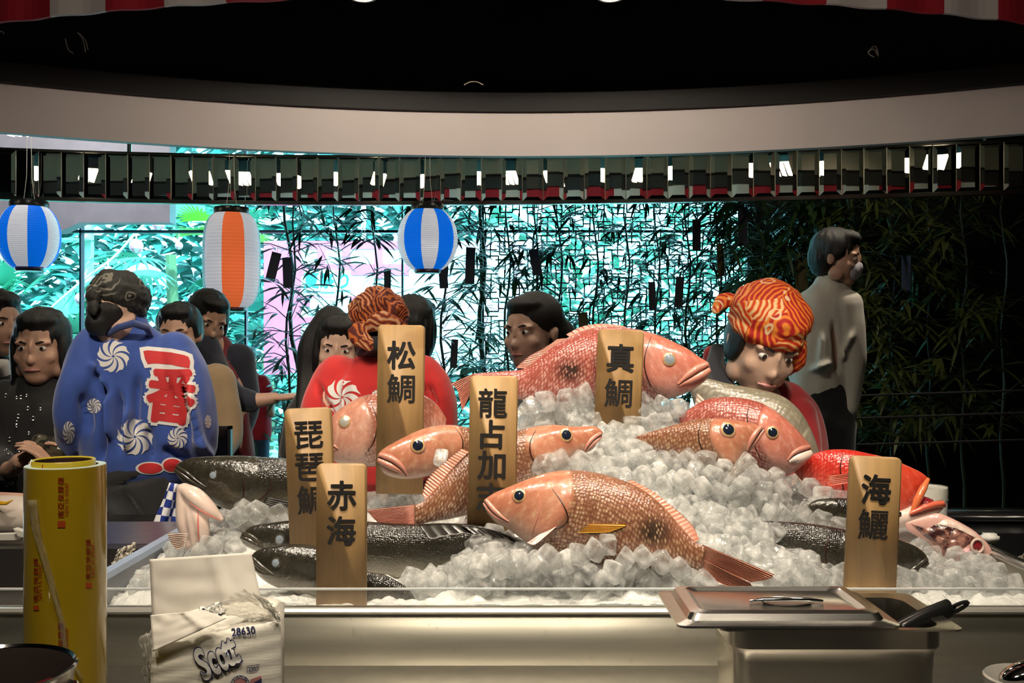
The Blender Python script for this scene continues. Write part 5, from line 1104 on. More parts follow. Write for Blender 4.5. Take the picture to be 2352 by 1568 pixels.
# ---- chef in the red festival coat
Y = 2.95; REDC = fabric('coat_red', (.62, .02, .02)); COLB = fabric('collar_black', (.015, .017, .028))
t, X, H, b = person('chef in a red festival coat and brown flame patterned headscarf, back turned', Y, 875, SKIN2,
   [[(868, 780, .0, 32, 36), (870, 820, .02, 40), (872, 880, .03, 110, 66), (872, 1060, .02, 108, 72), (872, 1150, .02, 110, 74)], [(764, 868, .02, 44), (722, 980, .0, 38), (740, 1040, .2, 26)], [(976, 868, .02, 44), (1018, 980, .02, 38), (1000, 1040, .2, 26)]]+legs(872, 1170, Y, 60, 44), (870, 768, 164, 168, 10, -4, -.01), .008)
coat, ct_ = cloth('happi_coat', [[(868, 806, .0, 40, 40), (870, 850, .0, 100, 66), (872, 920, .0, 140, 86), (872, 1060, .02, 140, 90)], [(776, 866, .01, 52, 56), (736, 940, .0, 46, 58), (716, 1040, .05, 38, 58)], [(966, 866, .01, 52, 56), (1004, 920, .0, 44, 58), (1020, 1040, .05, 34, 58)]], Y, REDC, t, .007, .007, 10, [(728, 880, 762, 960, 6, -.018), (965, 880, 980, 930, 6, -.016), (985, 880, 1005, 940, 6, -.014), (800, 860, 790, 960, 9, .01)])
MB().tube([P(x, y, Y+d) for x, y, d in ((824, 812, -.06), (846, 792, -.115), (880, 786, -.12), (914, 796, -.08), (930, 820, -.03))], [.010, .020, .022, .020, .010], 12).build('collar', COLB, t)
drape('crest', pinwheel(42, 7, 1, -.95, .2), (786, 912), ct_, WHITE_INK, coat, .002, Y)
v, f = bold('番', .09); drape('crest_character', (np.c_[v[:, :2]*110, v[:, 2]*.05], f), (905, 948), ct_, WHITE_INK, coat, .002, Y); v, f = bold('番', .02); drape('crest_character', (np.c_[v[:, :2]*108, v[:, 2]*.05], f), (905, 948), ct_, BLACK_INK, coat, .0032, Y)
hm = MB(); hm.ell((0, .22, -.10), (.28, .22, .26), X, 20, 12); mk('hair', remesh((hm.v, hm.f), .006, 3), HAIR, t)
scarf(t, X, scarfmat('scarf_brown', (.10, .012, .008), (.22, .03, .012), (.62, .16, .03), (.66, .40, .24), 8.5), [[((-.02, .50, .02), .02, .016), ((-.2, .52, .10), .030, .018), ((-.42, .40, .06), .022, .010), ((-.50, .30, -.04), .008, .006)], [((0., .50, .02), .02, .016), ((.12, .54, -.10), .028, .018), ((-.10, .52, -.24), .02, .012)]], amp=.012, lump=26)
cloth('trousers', legs(872, 1170, Y, 64, 44)[:2], Y, DK, t, .012, .004)
# ---- chef stooping in the orange scarf, behind the pale grouper
Y = 2.72
t, X, H, b = person('chef in a dark red coat stooping behind the pale grouper, orange wave patterned headscarf', Y, 1760, SKIN2,
   [[(1744, 890, .06, 40, 44), (1770, 940, .16, 60), (1790, 1010, .2, 110, 80), (1780, 1150, .2, 110, 80)], [(1690, 960, .16, 46), (1640, 1080, .1, 38), (1660, 1120, -.02, 30)], [(1840, 970, .16, 46), (1860, 1090, .1, 40), (1820, 1120, -.02, 30)]]+legs(1780, 1180, Y+.2, 60, 44), (1754, 790, 226, 8, 26, 10, -.02), .008)
face(t, X, H)
REDD = fabric('coat_dark_red', (.36, .012, .018))
cloth('happi_coat', [[(1760, 920, .14, 62, 60), (1776, 960, .18, 110, 80), (1786, 1060, .2, 128, 90), (1780, 1150, .2, 124, 90)], [(1690, 950, .16, 54), (1640, 1060, .12, 46), (1650, 1090, .02, 40)], [(1826, 960, .14, 54), (1850, 1030, .10, 40), (1846, 1090, .04, 40)], [(1634, 812, .30, 22), (1660, 900, .26, 40), (1690, 960, .2, 50)]], Y, REDD, t, .008, .007)
MB().tube([P(x, y, Y+d) for x, y, d in ((1648, 800, .12), (1640, 850, .06), (1668, 894, -.01), (1700, 920, -.02))], [.02, .03, .026, .012], 12).build('collar', COLB, t)
hm = MB(); [hm.ell((s*.30, .04, .02), (.07, .22, .26), X, 20, 12) for s in (-1, 1)]; hm.ell((0, .26, -.02), (.32, .22, .34), X, 20, 12); mk('hair', remesh((hm.v, hm.f), .006, 3), HAIR, t)
scarf(t, X, SO, [[((-.30, .34, .30), .016, .014), ((-.44, .30, .26), .022, .016), ((-.52, .22, .18), .012, .008)], [((.28, -.1, .1), .03, .03), ((.34, -.12, -.08), .026, .022), ((.30, -.10, -.22), .012, .01)]], amp=.007, lump=18)
cloth('trousers', legs(1780, 1180, Y+.2, 64, 44)[:2], Y, DK, t, .012, .004)
# ---- woman in black at the counter edge, both hands round a dark pouch
Y = 3.22; BK = fabric('top_black', (.010, .010, .011)); c1 = P(52, 1052, Y-.30); c2 = P(134, 1072, Y-.34)
t, X, H, b = person('woman with long dark hair in a sequinned black top, hands on a dark pouch', Y, 85, SKIN,
   [[(92, 850, .0, 30), (88, 890, .02, 40), (84, 950, .02, 95, 60), (84, 1100, .02, 92, 62), (84, 1180, .02, 98, 66)], [(10, 920, .02, 40), (-16, 1040, -.06, 30), (20, 1078, -.22, 22), (46, 1058, -.29, 17)], [(160, 920, .02, 38), (184, 1040, -.10, 28), (170, 1090, -.26, 22), (140, 1076, -.34, 17)]]+legs(84, 1190, Y, 54, 40), (94, 796, 168, 6, 6, 0), .005,
   [(c1, (.85, -.10, .42), (.5, -.25, -.75), .155, .25, 1), (c2, (-.65, -.18, .60), (-.2, .2, -.9), .145, .30, 1)])
face(t, X, H); hair(t, X, 'long')
tp_, ttp = cloth('sequinned_top', [[(90, 884, .02, 56, 44), (86, 930, .02, 104, 66), (84, 1010, .02, 104, 70), (84, 1180, .02, 108, 72)], [(14, 916, .02, 46), (-14, 1040, -.06, 38), (14, 1078, -.2, 30)], [(158, 916, .02, 44), (182, 1040, -.10, 36), (172, 1088, -.24, 28)]], Y, BK, t, .008, .006)
rs = random.Random(3); sq = MB()
for k in range(42):
    h = cast(ttp, rs.uniform(4, 150), rs.uniform(905, 1120), .002)
    if h: q = (-h[2]).to_track_quat('Z', 'Y').to_matrix().to_4x4(); r = rs.choice((.0035, .005, .006)); Mx = Matrix.Translation(h[0]) @ q; sq.tube([Mx @ Vector((r*math.cos(a), r*math.sin(a), 0)) for a in np.linspace(0, 2*math.pi, 9)], .0016, 5)
tag(sq.build('sequins', M('sequin_silver', (.8, .78, .7), .15, 1.), tp_), kind='stuff')
cloth('trousers', legs(84, 1190, Y, 58, 40)[:2], Y, DK, t, .012, .004)
MB().tube([P(40+9*math.cos(a), 1066+13*math.sin(a), Y-.285+.03*math.cos(a+1)) for a in np.linspace(0, 2*math.pi, 18)], .0022, 6).build('bracelet', BLACK, t)
pc = MB(); chain(pc, W([(92, 1014, -.30, 16), (112, 1030, -.31, 27), (142, 1040, -.31, 26), (160, 1052, -.30, 12)], Y))
tag(mk('pouch', remesh((pc.v, pc.f), .005, 2, lambda p: .007*noise.noise(Vector((p[0]*40, p[1]*40, p[2]*40)))), M('pouch_vinyl', (.02, .018, .016), .25, col2=(.09, .08, .05), var=(40, .1))), 'crumpled dark glossy pouch held by the woman in black', 'pouch')
# ---- person in glasses cut by the frame edge
Y = 3.7
t, X, H, b = person('dark haired person in glasses and a pale collar at the frame edge', Y, -10, SKIN, [[(-16, 800, .02, 26), (-20, 840, .02, 40), (-20, 940, .02, 80, 56), (-20, 1090, .02, 84, 60)]]+legs(-20, 1090, Y, 48, 34), (-8, 742, 150, 60, 4, 0), .008)
face(t, X, H); hair(t, X, 'short')
cloth('jacket', [[(-18, 850, .02, 56, 46), (-20, 920, .02, 86, 60), (-20, 1090, .02, 88, 62)]], Y, BK, t, .01, .006); MB().tube([P(-12, 836, Y-.1), P(4, 838, Y-.08), P(12, 862, Y-.07)], [.02, .03, .02], 10).build('collar', fabric('collar_pale', (.6, .58, .55)), t)
MB().tube([P(2, 735, Y-.06), P(14, 732, Y-.0), P(24, 733, Y+.04)], .0022, 6).build('glasses', CHROME, t)
# ---- person in the tan cardigan
Y = 3.75
t, X, H, b = person('person in a tan cardigan facing the counter behind the chef in blue', Y, 430, SKIN, [[(412, 820, .0, 26), (416, 848, .02, 34), (430, 920, .02, 82, 56), (436, 1100, .02, 84, 60)], [(504, 880, .02, 34), (522, 990, -.02, 26), (506, 1040, -.14, 20)], [(352, 880, .02, 34), (340, 990, -.02, 26), (370, 1040, -.14, 20)]]+legs(436, 1110, Y, 46, 34), (410, 768, 140, 4, 4, 0), .008)
face(t, X, H); hair(t, X, 'short')
cloth('cardigan', [[(420, 850, .02, 52, 44), (430, 900, .02, 92, 58), (436, 1100, .02, 92, 62)], [(500, 874, .02, 42), (526, 990, -.02, 32), (512, 1034, -.1, 26)], [(356, 874, .02, 42), (338, 990, -.02, 32), (364, 1034, -.1, 26)]], Y, fabric('wool_tan', (.30, .205, .11)), t, .008, .006, 9, [(462, 880, 470, 1000, 8, -.01), (486, 880, 496, 1000, 8, .008)]); cloth('trousers', legs(436, 1110, Y, 50, 34)[:2], Y, DK, t, .012, .004)
# ---- person in the maroon apron with navy sleeves, reaching out
Y = 4.05; hw = P(634, 914, Y-.14)
t, X, H, b = person('person in a maroon apron and navy sleeves reaching towards the dark haired woman', Y, 510, SKIN, [[(488, 778, .0, 26), (494, 806, .02, 36), (506, 900, .02, 70, 54), (520, 1060, .02, 74, 56)], [(470, 830, -.02, 38), (530, 910, -.12, 26), (580, 920, -.15, 18), (632, 914, -.14, 13)], [(548, 840, .05, 34), (560, 930, .08, 28), (540, 1000, .02, 22)]]+legs(520, 1080, Y, 44, 30), (476, 734, 128, 38, 22, 10), .0055, [(hw, (.97, -.05, .12), (.1, .1, -1), .16, .25, 1)])
face(t, X, H); hair(t, X, 'bob')
cloth('navy_sleeves', [[(466, 800, -.03, 40), (480, 846, -.05, 42), (530, 906, -.13, 32), (574, 922, -.15, 25)], [(546, 826, .05, 40), (562, 930, .08, 36), (542, 1000, .02, 30)]], Y, fabric('cloth_navy', (.012, .014, .03)), t, .008, .005)
cloth('apron', [[(500, 800, .05, 36), (514, 850, .05, 46, 56), (520, 960, .03, 54, 58), (528, 1090, .03, 62, 60)]], Y, fabric('cloth_maroon', (.17, .012, .02), v=.2), t, .008, .006, 9, [(548, 900, 556, 1040, 5, -.01)])
# ---- child in red further back
Y = 6.3
t, X, H, b = person('small child in a red T-shirt and jeans, seen from behind near the window', Y, 580, SKIN, [[(570, 850, .0, 12), (574, 866, .01, 18), (580, 900, .01, 32, 24), (584, 990, .01, 32, 24)], [(552, 876, .01, 14), (545, 940, -.03, 11), (560, 970, -.08, 9)], [(608, 876, .01, 14), (620, 926, .0, 11), (622, 950, -.06, 9)]]+legs(584, 1000, Y, 20, 14), (566, 826, 62, 150, 0, 0), .008)
hair(t, X, 'short'); cloth('shirt', [[(574, 868, .01, 22, 20), (580, 900, .01, 38, 28), (586, 980, .01, 38, 28), (588, 998, .01, 36, 28)], [(556, 878, .01, 18), (546, 918, -.01, 16)], [(604, 878, .01, 18), (618, 912, .0, 16)]], Y, fabric('shirt_red', (.60, .02, .04)), t, .009, .006)
cloth('jeans', legs(586, 994, Y, 23, 14)[:2]+[[(586, 990, .01, 34, 26), (586, 1010, .01, 34, 26)]], Y, fabric('denim', (.03, .07, .14)), t, .01, .004)
# ---- dark haired woman partly behind the chef in red
Y = 3.6
t, X, H, b = person('woman with long black hair half hidden behind the chef in red', Y, 768, SKIN2, [[(770, 880, .0, 28), (766, 910, .02, 40), (750, 980, .02, 84, 58), (748, 1120, .02, 88, 60)]]+legs(748, 1130, Y, 48, 36), (778, 800, 150, 4, 8, 4), .007)
face(t, X, H); hair(t, X, 'long')
cloth('coat', [[(766, 900, .02, 54, 46), (752, 950, .02, 92, 60), (746, 1120, .02, 94, 62)], [(690, 950, .0, 36), (668, 1040, -.04, 28)]], Y, BK, t, .009, .006)
m = MB(); chain(m, W([(760, 740, .06, 40, 44), (724, 800, .05, 40, 40), (712, 870, .03, 30, 34), (700, 950, -.04, 22, 26)], Y)); mk('side_lock', remesh((m.v, m.f), .007, 3), HAIR, t)
# ---- figure glimpsed behind the tall two character board
Y = 3.95
t, X, H, b = person('dark haired person glimpsed behind the tall two character board', Y, 962, SKIN, [[(958, 830, .0, 24), (960, 860, .02, 36), (964, 930, .02, 72, 50), (966, 1080, .02, 76, 54)]]+legs(966, 1090, Y, 44, 32), (952, 752, 138, 150, 8, 0), .008)
hair(t, X, 'bob'); cloth('coat', [[(960, 852, .02, 50, 42), (964, 900, .02, 80, 54), (966, 1080, .02, 82, 56)]], Y, fabric('cloth_dark_green', (.02, .03, .025)), t, .01, .006)
# ---- woman with the black bun cut, in profile
Y = 3.6
t, X, H, b = person('woman with black hair and an earring turned aside behind the top snapper', Y, 1230, SKIN2, [[(1232, 840, .02, 28), (1234, 874, .03, 40), (1238, 950, .03, 86, 58), (1238, 1120, .03, 88, 60)]]+legs(1238, 1130, Y, 48, 36), (1222, 762, 172, -38, 4, 0), .007)
face(t, X, H); hm = MB(); E = lambda c, r: hm.ell(c, r, X, 20, 12)
E((0, .09, .18), (.375, .43, .37)); E((0, .24, .0), (.36, .34, .42)); E((0, -.12, .36), (.27, .25, .14)); E((.10, .42, -.16), (.30, .26, .36)); mk('hair', remesh((hm.v, hm.f), .006, 3), HAIR, t)
cloth('blouse', [[(1234, 868, .03, 56, 46), (1236, 910, .03, 92, 60), (1238, 1120, .03, 94, 62)]], Y, fabric('blouse_grey', (.16, .17, .20)), t, .01, .006)
MB().ell(X @ Vector((.355, .03, -.15)), (.005, .005, .007)).build('earring', CHROME, t)
# ---- man in the white shirt walking away
Y = 4.85; hw = P(1948, 938, Y-.02)
t, X, H, b = person('man in a white shirt and face mask standing by the dark bamboo', Y, 1900, SKIN, [[(1925, 640, .0, 26), (1915, 668, .02, 34), (1900, 740, .02, 70, 46), (1892, 880, .02, 64, 44), (1896, 960, .02, 66, 46)], [(1852, 700, .04, 32), (1836, 800, .08, 25), (1850, 880, .06, 18)], [(1946, 700, -.02, 32), (1954, 810, -.03, 25), (1950, 932, -.02, 16)]]+legs(1896, 980, Y, 44, 24), (1924, 592, 128, 62, 8, 0), .0055, [(hw, (-.08, -.05, -1), (-.5, .6, 0), .17, .30, 1)])
face(t, X, H); hair(t, X, 'short'); WS = fabric('shirt_white', (.66, .62, .54), v=.08)
cloth('shirt', [[(1912, 664, .02, 44, 38), (1904, 700, .02, 70, 48), (1896, 780, .02, 76, 50), (1890, 860, .02, 70, 48), (1888, 892, .02, 66, 46)], [(1856, 700, .04, 36), (1834, 800, .08, 33), (1842, 868, .06, 28)], [(1942, 700, -.02, 38), (1955, 800, -.03, 33), (1954, 900, -.02, 24), (1951, 936, -.02, 21)]], Y, WS, t, .0075, .010, 9, [(1914, 740, 1926, 860, 6, -.02), (1890, 760, 1880, 860, 8, .012), (1860, 850, 1910, 830, 7, .014), (1930, 830, 1960, 760, 7, .012)])
cloth('trousers', [[(1892, 880, .02, 62, 46), (1896, 960, .02, 64, 48)]]+legs(1896, 970, Y, 50, 24)[:2], Y, DK, t, .011, .006)
m = MB(); m.ell((0, -.30, -.20), (.20, .14, .18), X, 18, 12); m.ell((0, -.36, -.14), (.10, .10, .12), X, 18, 12); mk('face_mask', remesh((m.v, m.f), .006, 2), fabric('mask_paper', (.42, .40, .46)), t)
# ---- black framed menu stand on the rear counter
Y = 3.30; a, b = P(482, 978, Y), P(532, 1052, Y); t = thing('menu_stand', 'black framed menu stand beside the chef in blue', 'stand', ((a.x+b.x)/2, Y, .83))
fr_ = MB(); w_ = .010
for q in (((a.x, b.z), (a.x+w_, a.z)), ((b.x-w_, b.z), (b.x, a.z)), ((a.x, a.z-w_), (b.x, a.z)), ((a.x, b.z), (b.x, b.z+w_))): fr_.box((q[0][0], Y-.012, q[0][1]), (q[1][0], Y+.012, q[1][1]))
fr_.build('frame', M('frame_dark', (.03, .025, .032), .35), t, False); MB().box((a.x+w_, Y-.003, b.z+w_), (b.x-w_, Y+.003, a.z-w_)).build('panel', BLACKGLOSS, t, False); MB().box((a.x+.01, Y-.03, .83), (b.x-.01, Y+.04, .84)).box(((a.x+b.x)/2-.01, Y, .84), ((a.x+b.x)/2+.01, Y+.012, b.z+.002)).build('base', BLACK, t, False)
# ================================================================ foreground on the worktop
# ---- roll of cling film standing on end
Yr = 1.31; q = S(Yr); c = P(151, 1068, Yr); rr = 87.5*q; t = thing('film_roll', 'tall yellow roll of cling film standing on end with red print', 'film roll', (c.x, Yr, .70)); n = 64
YEL = M('yellow_film', (.48, .32, .011), .22, spec=.6, coat=.7, var=(5, .12), bump=(7, .12, .01), stretch=(3, 3, .6)); CORE = M('film_core', (.60, .46, .03), .35, coat=.4)
MB().lathe([(.001, 0), (rr, 0), (rr*1.004, .02), (rr*1.006, c.z-.73), (rr*1.0, c.z-.70), (rr*.80, c.z-.70)], (c.x, Yr, .70), n).build('film', [YEL], t, auto=50)
MB().lathe([(rr*.985, c.z-.70), (rr*.985, c.z-.6992), (rr*.8, c.z-.6992), (rr*.8, c.z-.70)], (c.x, Yr, .70), n).build('film_end', M('film_end_white', (.62, .80, .82), .3), t)
cz = P(0, 1056, Yr).z
MB().lathe([(rr*.79, c.z-.03), (rr*.79, cz), (rr*.77, cz+.001), (rr*.70, cz), (rr*.69, c.z-.20)], (c.x-.003, Yr, 0), n).build('core', [CORE], t, auto=50)
MB().lathe([(.001, c.z-.19), (rr*.69, c.z-.19)], (c.x-.003, Yr, 0), n).build('core_bottom', M('core_brown', (.05, .02, .015), .6), t)
MB().lathe([(rr*.692, c.z-.19), (rr*.692, cz-.001)], (c.x-.003, Yr, 0), n).build('core_lining', M('core_brown', (.05, .02, .015), .6), t)
PRINT = M('film_print', (.50, .07, .015), .35)
def oncyl(px, py, lift=.0006):
    d = P(px, py, 1)-Vector((0, 0, CZ)); a = d.x**2+d.y**2; bb = -2*(d.x*c.x+d.y*Yr); R_ = rr*1.006+lift; k = (-bb-math.sqrt(max(0, bb*bb-4*a*(c.x**2+Yr**2-R_*R_))))/(2*a); return Vector((0, 0, CZ))+d*k
def rollprint(cx, cy0, h, w_):
    """characters reading upwards, logo square at the foot"""
    m = MB(); st = h/5.
    for i, ch in enumerate('南亞保鮮膜'):
        v, f = bold(ch, .02); sc = w_/np.ptp(v[:, 0]); v2 = sub2d((v[:, :2]*sc, f), 6); y = cy0-h*.06-st*(i+.5); m.add([oncyl(cx-b_, y-a_*st/w_*.86) for a_, b_ in v2[0]], v2[1])
    v, f = text2d('NAN YA WRAP', 1); sc = h*.8/np.ptp(v[:, 0]); m.add([oncyl(cx+w_*.95-b_*sc*1.2, cy0-h*.52-a_*sc) for a_, b_ in v], f)
    k = w_*.55
    for x0, x1 in ((-k, -.06*k), (.06*k, k*1.3)): v2 = sub2d((np.array([(x0, -k), (x1, -k), (x1, k), (x0, k)]), [(0, 1, 2, 3)]), 5); m.add([oncyl(cx+a_, cy0+k-b_) for a_, b_ in v2[0]], v2[1])
    m.build('print', PRINT, t)
rollprint(140, 1196, 96, 14); rollprint(203, 1338, 96, 11); rollprint(82, 1390, 104, 10); rollprint(140, 1530, 96, 14)
v2 = sub2d((np.array([(-8, -4), (8, -4), (8, 4), (-8, 4)]), [(0, 1, 2, 3)]), 3); MB().add([oncyl(91+a_, 1071+b_, -rr*.215+.0008) for a_, b_ in v2[0]], v2[1]).build('core_print', PRINT, t)
FILM = clear('cling_film', (.97, .97, .95), .10, .10, .16, (.9, .88, .8)); fv = []; ff = []; path = cr([(74, 1148), (84, 1220), (104, 1290), (124, 1360), (142, 1430), (152, 1490), (190, 1562)], 44)
for i, (x, y) in enumerate(path):
    for j in range(9): u = j/8-.5; wd = 20*(1-.55*i/43); fv.append(oncyl(x+u*wd, y, .0025+.004*abs(noise.noise(Vector((u*9, i*.35, 1))))))
for i in range(43):
    for j in range(8): a = i*9+j; ff.append((a, a+1, a+10, a+9))
o = mk('loose_film', (fv, ff), FILM, t); o.modifiers.new('s', 'SOLIDIFY').thickness = .0004
# ---- pack of paper towels
Yp = 1.42; q = S(Yp); t = thing('towel_pack', 'plastic wrapped pack of white paper towels with blue lettering, one sheet pulled up', 'paper towels', P(500, 1568, Yp+.05))
PAPER = M('paper_sheet', (.74, .70, .63), .75, var=(6, .05), bump=(40, .15, .002)); PACK = M('towel_stack', (.86, .83, .73), .5, var=(4, .04), stretch=(1, 1, 9), bump=(30, .18, .003), coat=.35)
def packxy(u, v): # front face: u 0..1 across, v 0..1 down
    L_ = np.array([(352, 1470), (346, 1560), (356, 1760)]); Rr = np.array([(643, 1405), (646, 1500), (644, 1760)])
    a = cr(list(L_), 21); b = cr(list(Rr), 21); k = v*20; i = min(int(k), 19); f_ = k-i; return (a[i]*(1-f_)+a[i+1]*f_)*(1-u)+(b[i]*(1-f_)+b[i+1]*f_)*u
NU, NV = 40, 46; v = []; f = []; D = .105
def packpt(u, w_): # u across, w_ 0 front bottom ..1 top edge ..2 back; softened wrap
    pass
rows = []
for k in range(NV):
    row = []
    for i in range(NU):
        u = i/(NU-1); ed = (abs(2*u-1))**6
        if k <= 30:
            vv_ = 1-k/30; p = packxy(u, vv_); bulge = .012*(1-ed)*(1-(1-vv_)**8); pt = P(p[0], p[1], Yp-bulge+.02*max(0, (.08-vv_)/.08)**2)
            pt += Vector((0, -.0016*noise.noise(Vector((u*4, vv_*30, 2)))-.0012*math.sin(vv_*60+u*3), 0))
        else:
            w_ = (k-30)/(NV-31); p = packxy(u, 0); a_ = P(p[0], p[1], Yp+.02); e_ = P(372+240*u, 1424-26*math.sin(math.pi*u)-40*u+30*u*u, Yp+.02); rise = math.sin(min(1, w_*2.0)*math.pi/2)
            pt = Vector((a_.x, 0, a_.z)).lerp(Vector((e_.x, 0, e_.z)), rise*.9); pt.y = Yp+.02+D*w_; pt.z += .004*noise.noise(Vector((u*7, w_*6, 4)))-.03*max(0, w_-.7)
        row.append(pt)
    rows.append(row)
for r in rows: v += r
for k in range(NV-1):
    for i in range(NU-1): a = k*NU+i; f.append((a, a+1, a+NU+1, a+NU))
b0 = len(v)
for k in range(NV):  # close sides and back down to the base
    for i in (0, NU-1): pass
back = [Vector((p.x, Yp+.02+D, .70)) for p in rows[-1]]; v += back
for i in range(NU-1): f.append(((NV-1)*NU+i, (NV-1)*NU+i+1, b0+i+1, b0+i))
for side in (0, NU-1): f.append(tuple([k*NU+side for k in range(NV)]+[b0+side])); 
f.append(tuple([i for i in range(NU)]+[b0+i for i in range(NU-1, -1, -1)]))
pk_ = mk('pack', (v, f), PACK, t); fixnormals(pk_); ptree = bvh(pk_)
NAVY = M('print_navy', (.012, .016, .10), .4); PKW = M('print_pack_white', (.74, .73, .69), .5); PINKP = M('print_pink', (.66, .28, .26), .5)
def inkp(name, vf, cc, mat, rot=0, lift=.0012, ml=6): v_, f_ = sub2d((rot2(np.asarray(vf[0])[:, :2], R(rot)), vf[1]), ml) if ml else (rot2(np.asarray(vf[0])[:, :2], R(rot)), vf[1]); return drape(name, (v_, f_), cc, ptree, mat, t, lift, Yp)
def word(body, wpx, cc, rot, k, mat, lift, shear=.0, tall=1.):
    v_, f_ = bold(body, k, 12, shear); v0, _ = text2d(body, 1, 0, shear); sc = wpx/np.ptp(v0[:, 0]); return inkp('print', (v_[:, :2]*np.array([sc, sc*tall]), f_), cc, mat, rot, lift, 0)
def logo(wpx, cc, rot, tall):
    x = -.5*wpx; sizes = (('S', 1.25, .0), ('c', .86, .0), ('o', .86, .0), ('t', 1.0, .04), ('t', 1.0, .04)); adv = (.27, .20, .21, .13, .13); L1 = []; L2 = []; acc = 0
    for (ch, s_, dy), a_ in zip(sizes, adv):
        for k, out in ((.062, L1), (.034, L2)):
            v_, f_ = bold(ch, k, 12, .18); hh = wpx*.36*s_*tall; v0, _ = text2d(ch, 1, 0, .18); sc = np.array([wpx*a_*.86/np.ptp(v0[:, 0]), hh/np.ptp(v0[:, 1])]); sc[0] = sc[1]*.56 if ch in 'tS' else sc[0]
            out.append((v_[:, :2]*sc+np.array([-.5*wpx+wpx*(acc+a_/2), (hh-wpx*.30*tall)*.5+wpx*dy*.6]), f_))
        acc += a_
    inkp('print', join2d(L1), cc, NAVY, rot, .0036, 0); inkp('print', join2d(L2), cc, PKW, rot, .0046, 0)
logo(104, (504, 1518), 27, 1.5); logo(56, (490, 1404), 27, 1.45)
word('28630', 54, (559, 1449), 6, .022, NAVY, .003, 0, 1.15)
word('250', 17, (579, 1535), 6, .03, NAVY, .003)
bx = MB()
def line(pts, cc, rot, w_=1.1, mat=NAVY): 
    L_ = []
    for (xa, ya), (xb, yb) in zip(pts, pts[1:]): d = np.array([xb-xa, yb-ya], float); d /= np.linalg.norm(d); nn = np.array([-d[1], d[0]])*w_/2; L_.append((np.array([(xa, ya)-nn, (xb, yb)-nn, (xb, yb)+nn, (xa, ya)+nn]), [(0, 1, 2, 3)]))
    inkp('print', join2d(L_), cc, mat, rot, .0014, 5)
line([(-13, -6), (10, -6), (13, 7), (-10, 7), (-13, -6)], (579, 1535), 8); line([(13, -6), (17, 8), (13, 7)], (579, 1535), 8); line([(-8, 0), (8, 4)], (553, 1522), 20, 1.6)
ring = lambda r0, r1, n=40: (np.array([(r*math.cos(2*math.pi*i/n), r*math.sin(2*math.pi*i/n)) for r in (r0, r1) for i in range(n)]), [(i, (i+1) % n, n+(i+1) % n, n+i) for i in range(n)])
inkp('print', ring(21, 22.5), (552, 1573), NAVY, 0, .0014, 0); inkp('print', ring(14.5, 15.5), (552, 1573), NAVY, 0, .0014, 0); inkp('print', ring(.5, 14.5), (552, 1573), PINKP, 0, .0013, 0)
for i, ch in enumerate('AIRFLEX'):
    a_ = R(142-17.5*i); v_, f_ = bold(ch, .03); v_ = rot2(v_[:, :2]*8.5, a_-math.pi/2); inkp('print', (v_+np.array([18*math.cos(a_), 18*math.sin(a_)]), f_), (552, 1573), NAVY, 0, .0016, 0)
inkp('print', (np.array([(575, -1560), (600, -1551), (601, -1559), (574, -1571)])*1., [(0, 1, 2, 3)]), (0, 0), PINKP, 0, .0013, 8); inkp('print', (np.array([(568, -1580), (574, -1572), (601, -1557), (601, -1600), (568, -1600)])*1., [(0, 1, 2, 3, 4)]), (0, 0), NAVY, 0, .0014, 8)
# sheet of towel standing up from the slit
def sheet(name, cs, Y0, mat, bow=.02, nu=26, nv=22, seed=1, amp=.002):
    (ax, ay), (bx_, by), (cx_, cy), (dx, dy) = cs; v = []; f = []
    for j in range(nv):
        for i in range(nu):
            u, w_ = i/(nu-1), j/(nv-1); x = (ax*(1-u)+bx_*u)*(1-w_)+(dx*(1-u)+cx_*u)*w_; y = (ay*(1-u)+by*u)*(1-w_)+(dy*(1-u)+cy*u)*w_; fold = .005*math.exp(-((u-.62-.1*w_)/.06)**2)
            v.append(P(x, y, Y0-bow*math.sin(math.pi*u)*.6+.02*(1-w_)-fold+amp*noise.noise(Vector((u*5, w_*4, seed)))))
    for j in range(nv-1):
        for i in range(nu-1): a = j*nu+i; f.append((a, a+1, a+nu+1, a+nu))
    o = mk(name, (v, f), mat, t); o.modifiers.new('s', 'SOLIDIFY').thickness = .0012; return o
sheet('pulled_sheet', [(344, 1284), (577, 1268), (606, 1404), (350, 1416)], Yp+.06, PAPER); sheet('front_sheet', [(346, 1412), (470, 1402), (520, 1420), (352, 1496)], Yp-.018, PAPER, .004, seed=4)
WRAP = clear('pack_wrap', (.98, .98, .97), .06, .12, .30, (.94, .92, .86))
def crumple(name, poly, Y0, amp, seed, mat=WRAP, par=None, nu=26, nv=18):
    (ax, ay), (bx_, by), (cx_, cy), (dx, dy) = poly; v = []; f = []
    for j in range(nv):
        for i in range(nu):
            u, w_ = i/(nu-1), j/(nv-1); x = (ax*(1-u)+bx_*u)*(1-w_)+(dx*(1-u)+cx_*u)*w_; y = (ay*(1-u)+by*u)*(1-w_)+(dy*(1-u)+cy*u)*w_; n_ = noise.noise(Vector((u*6, w_*5, seed))); n2 = noise.noise(Vector((u*13, w_*11, seed+9)))
            v.append(P(x+9*n_, y+5*n2, Y0+amp*.6*(abs(n_)*1.6+.4*abs(n2))))
    for j in range(nv-1):
        for i in range(nu-1): a = j*nu+i; f.append((a, a+1, a+nu+1, a+nu))
    o = mk(name, (v, f), mat, par or t); o.modifiers.new('s', 'SOLIDIFY').thickness = .0005; return o
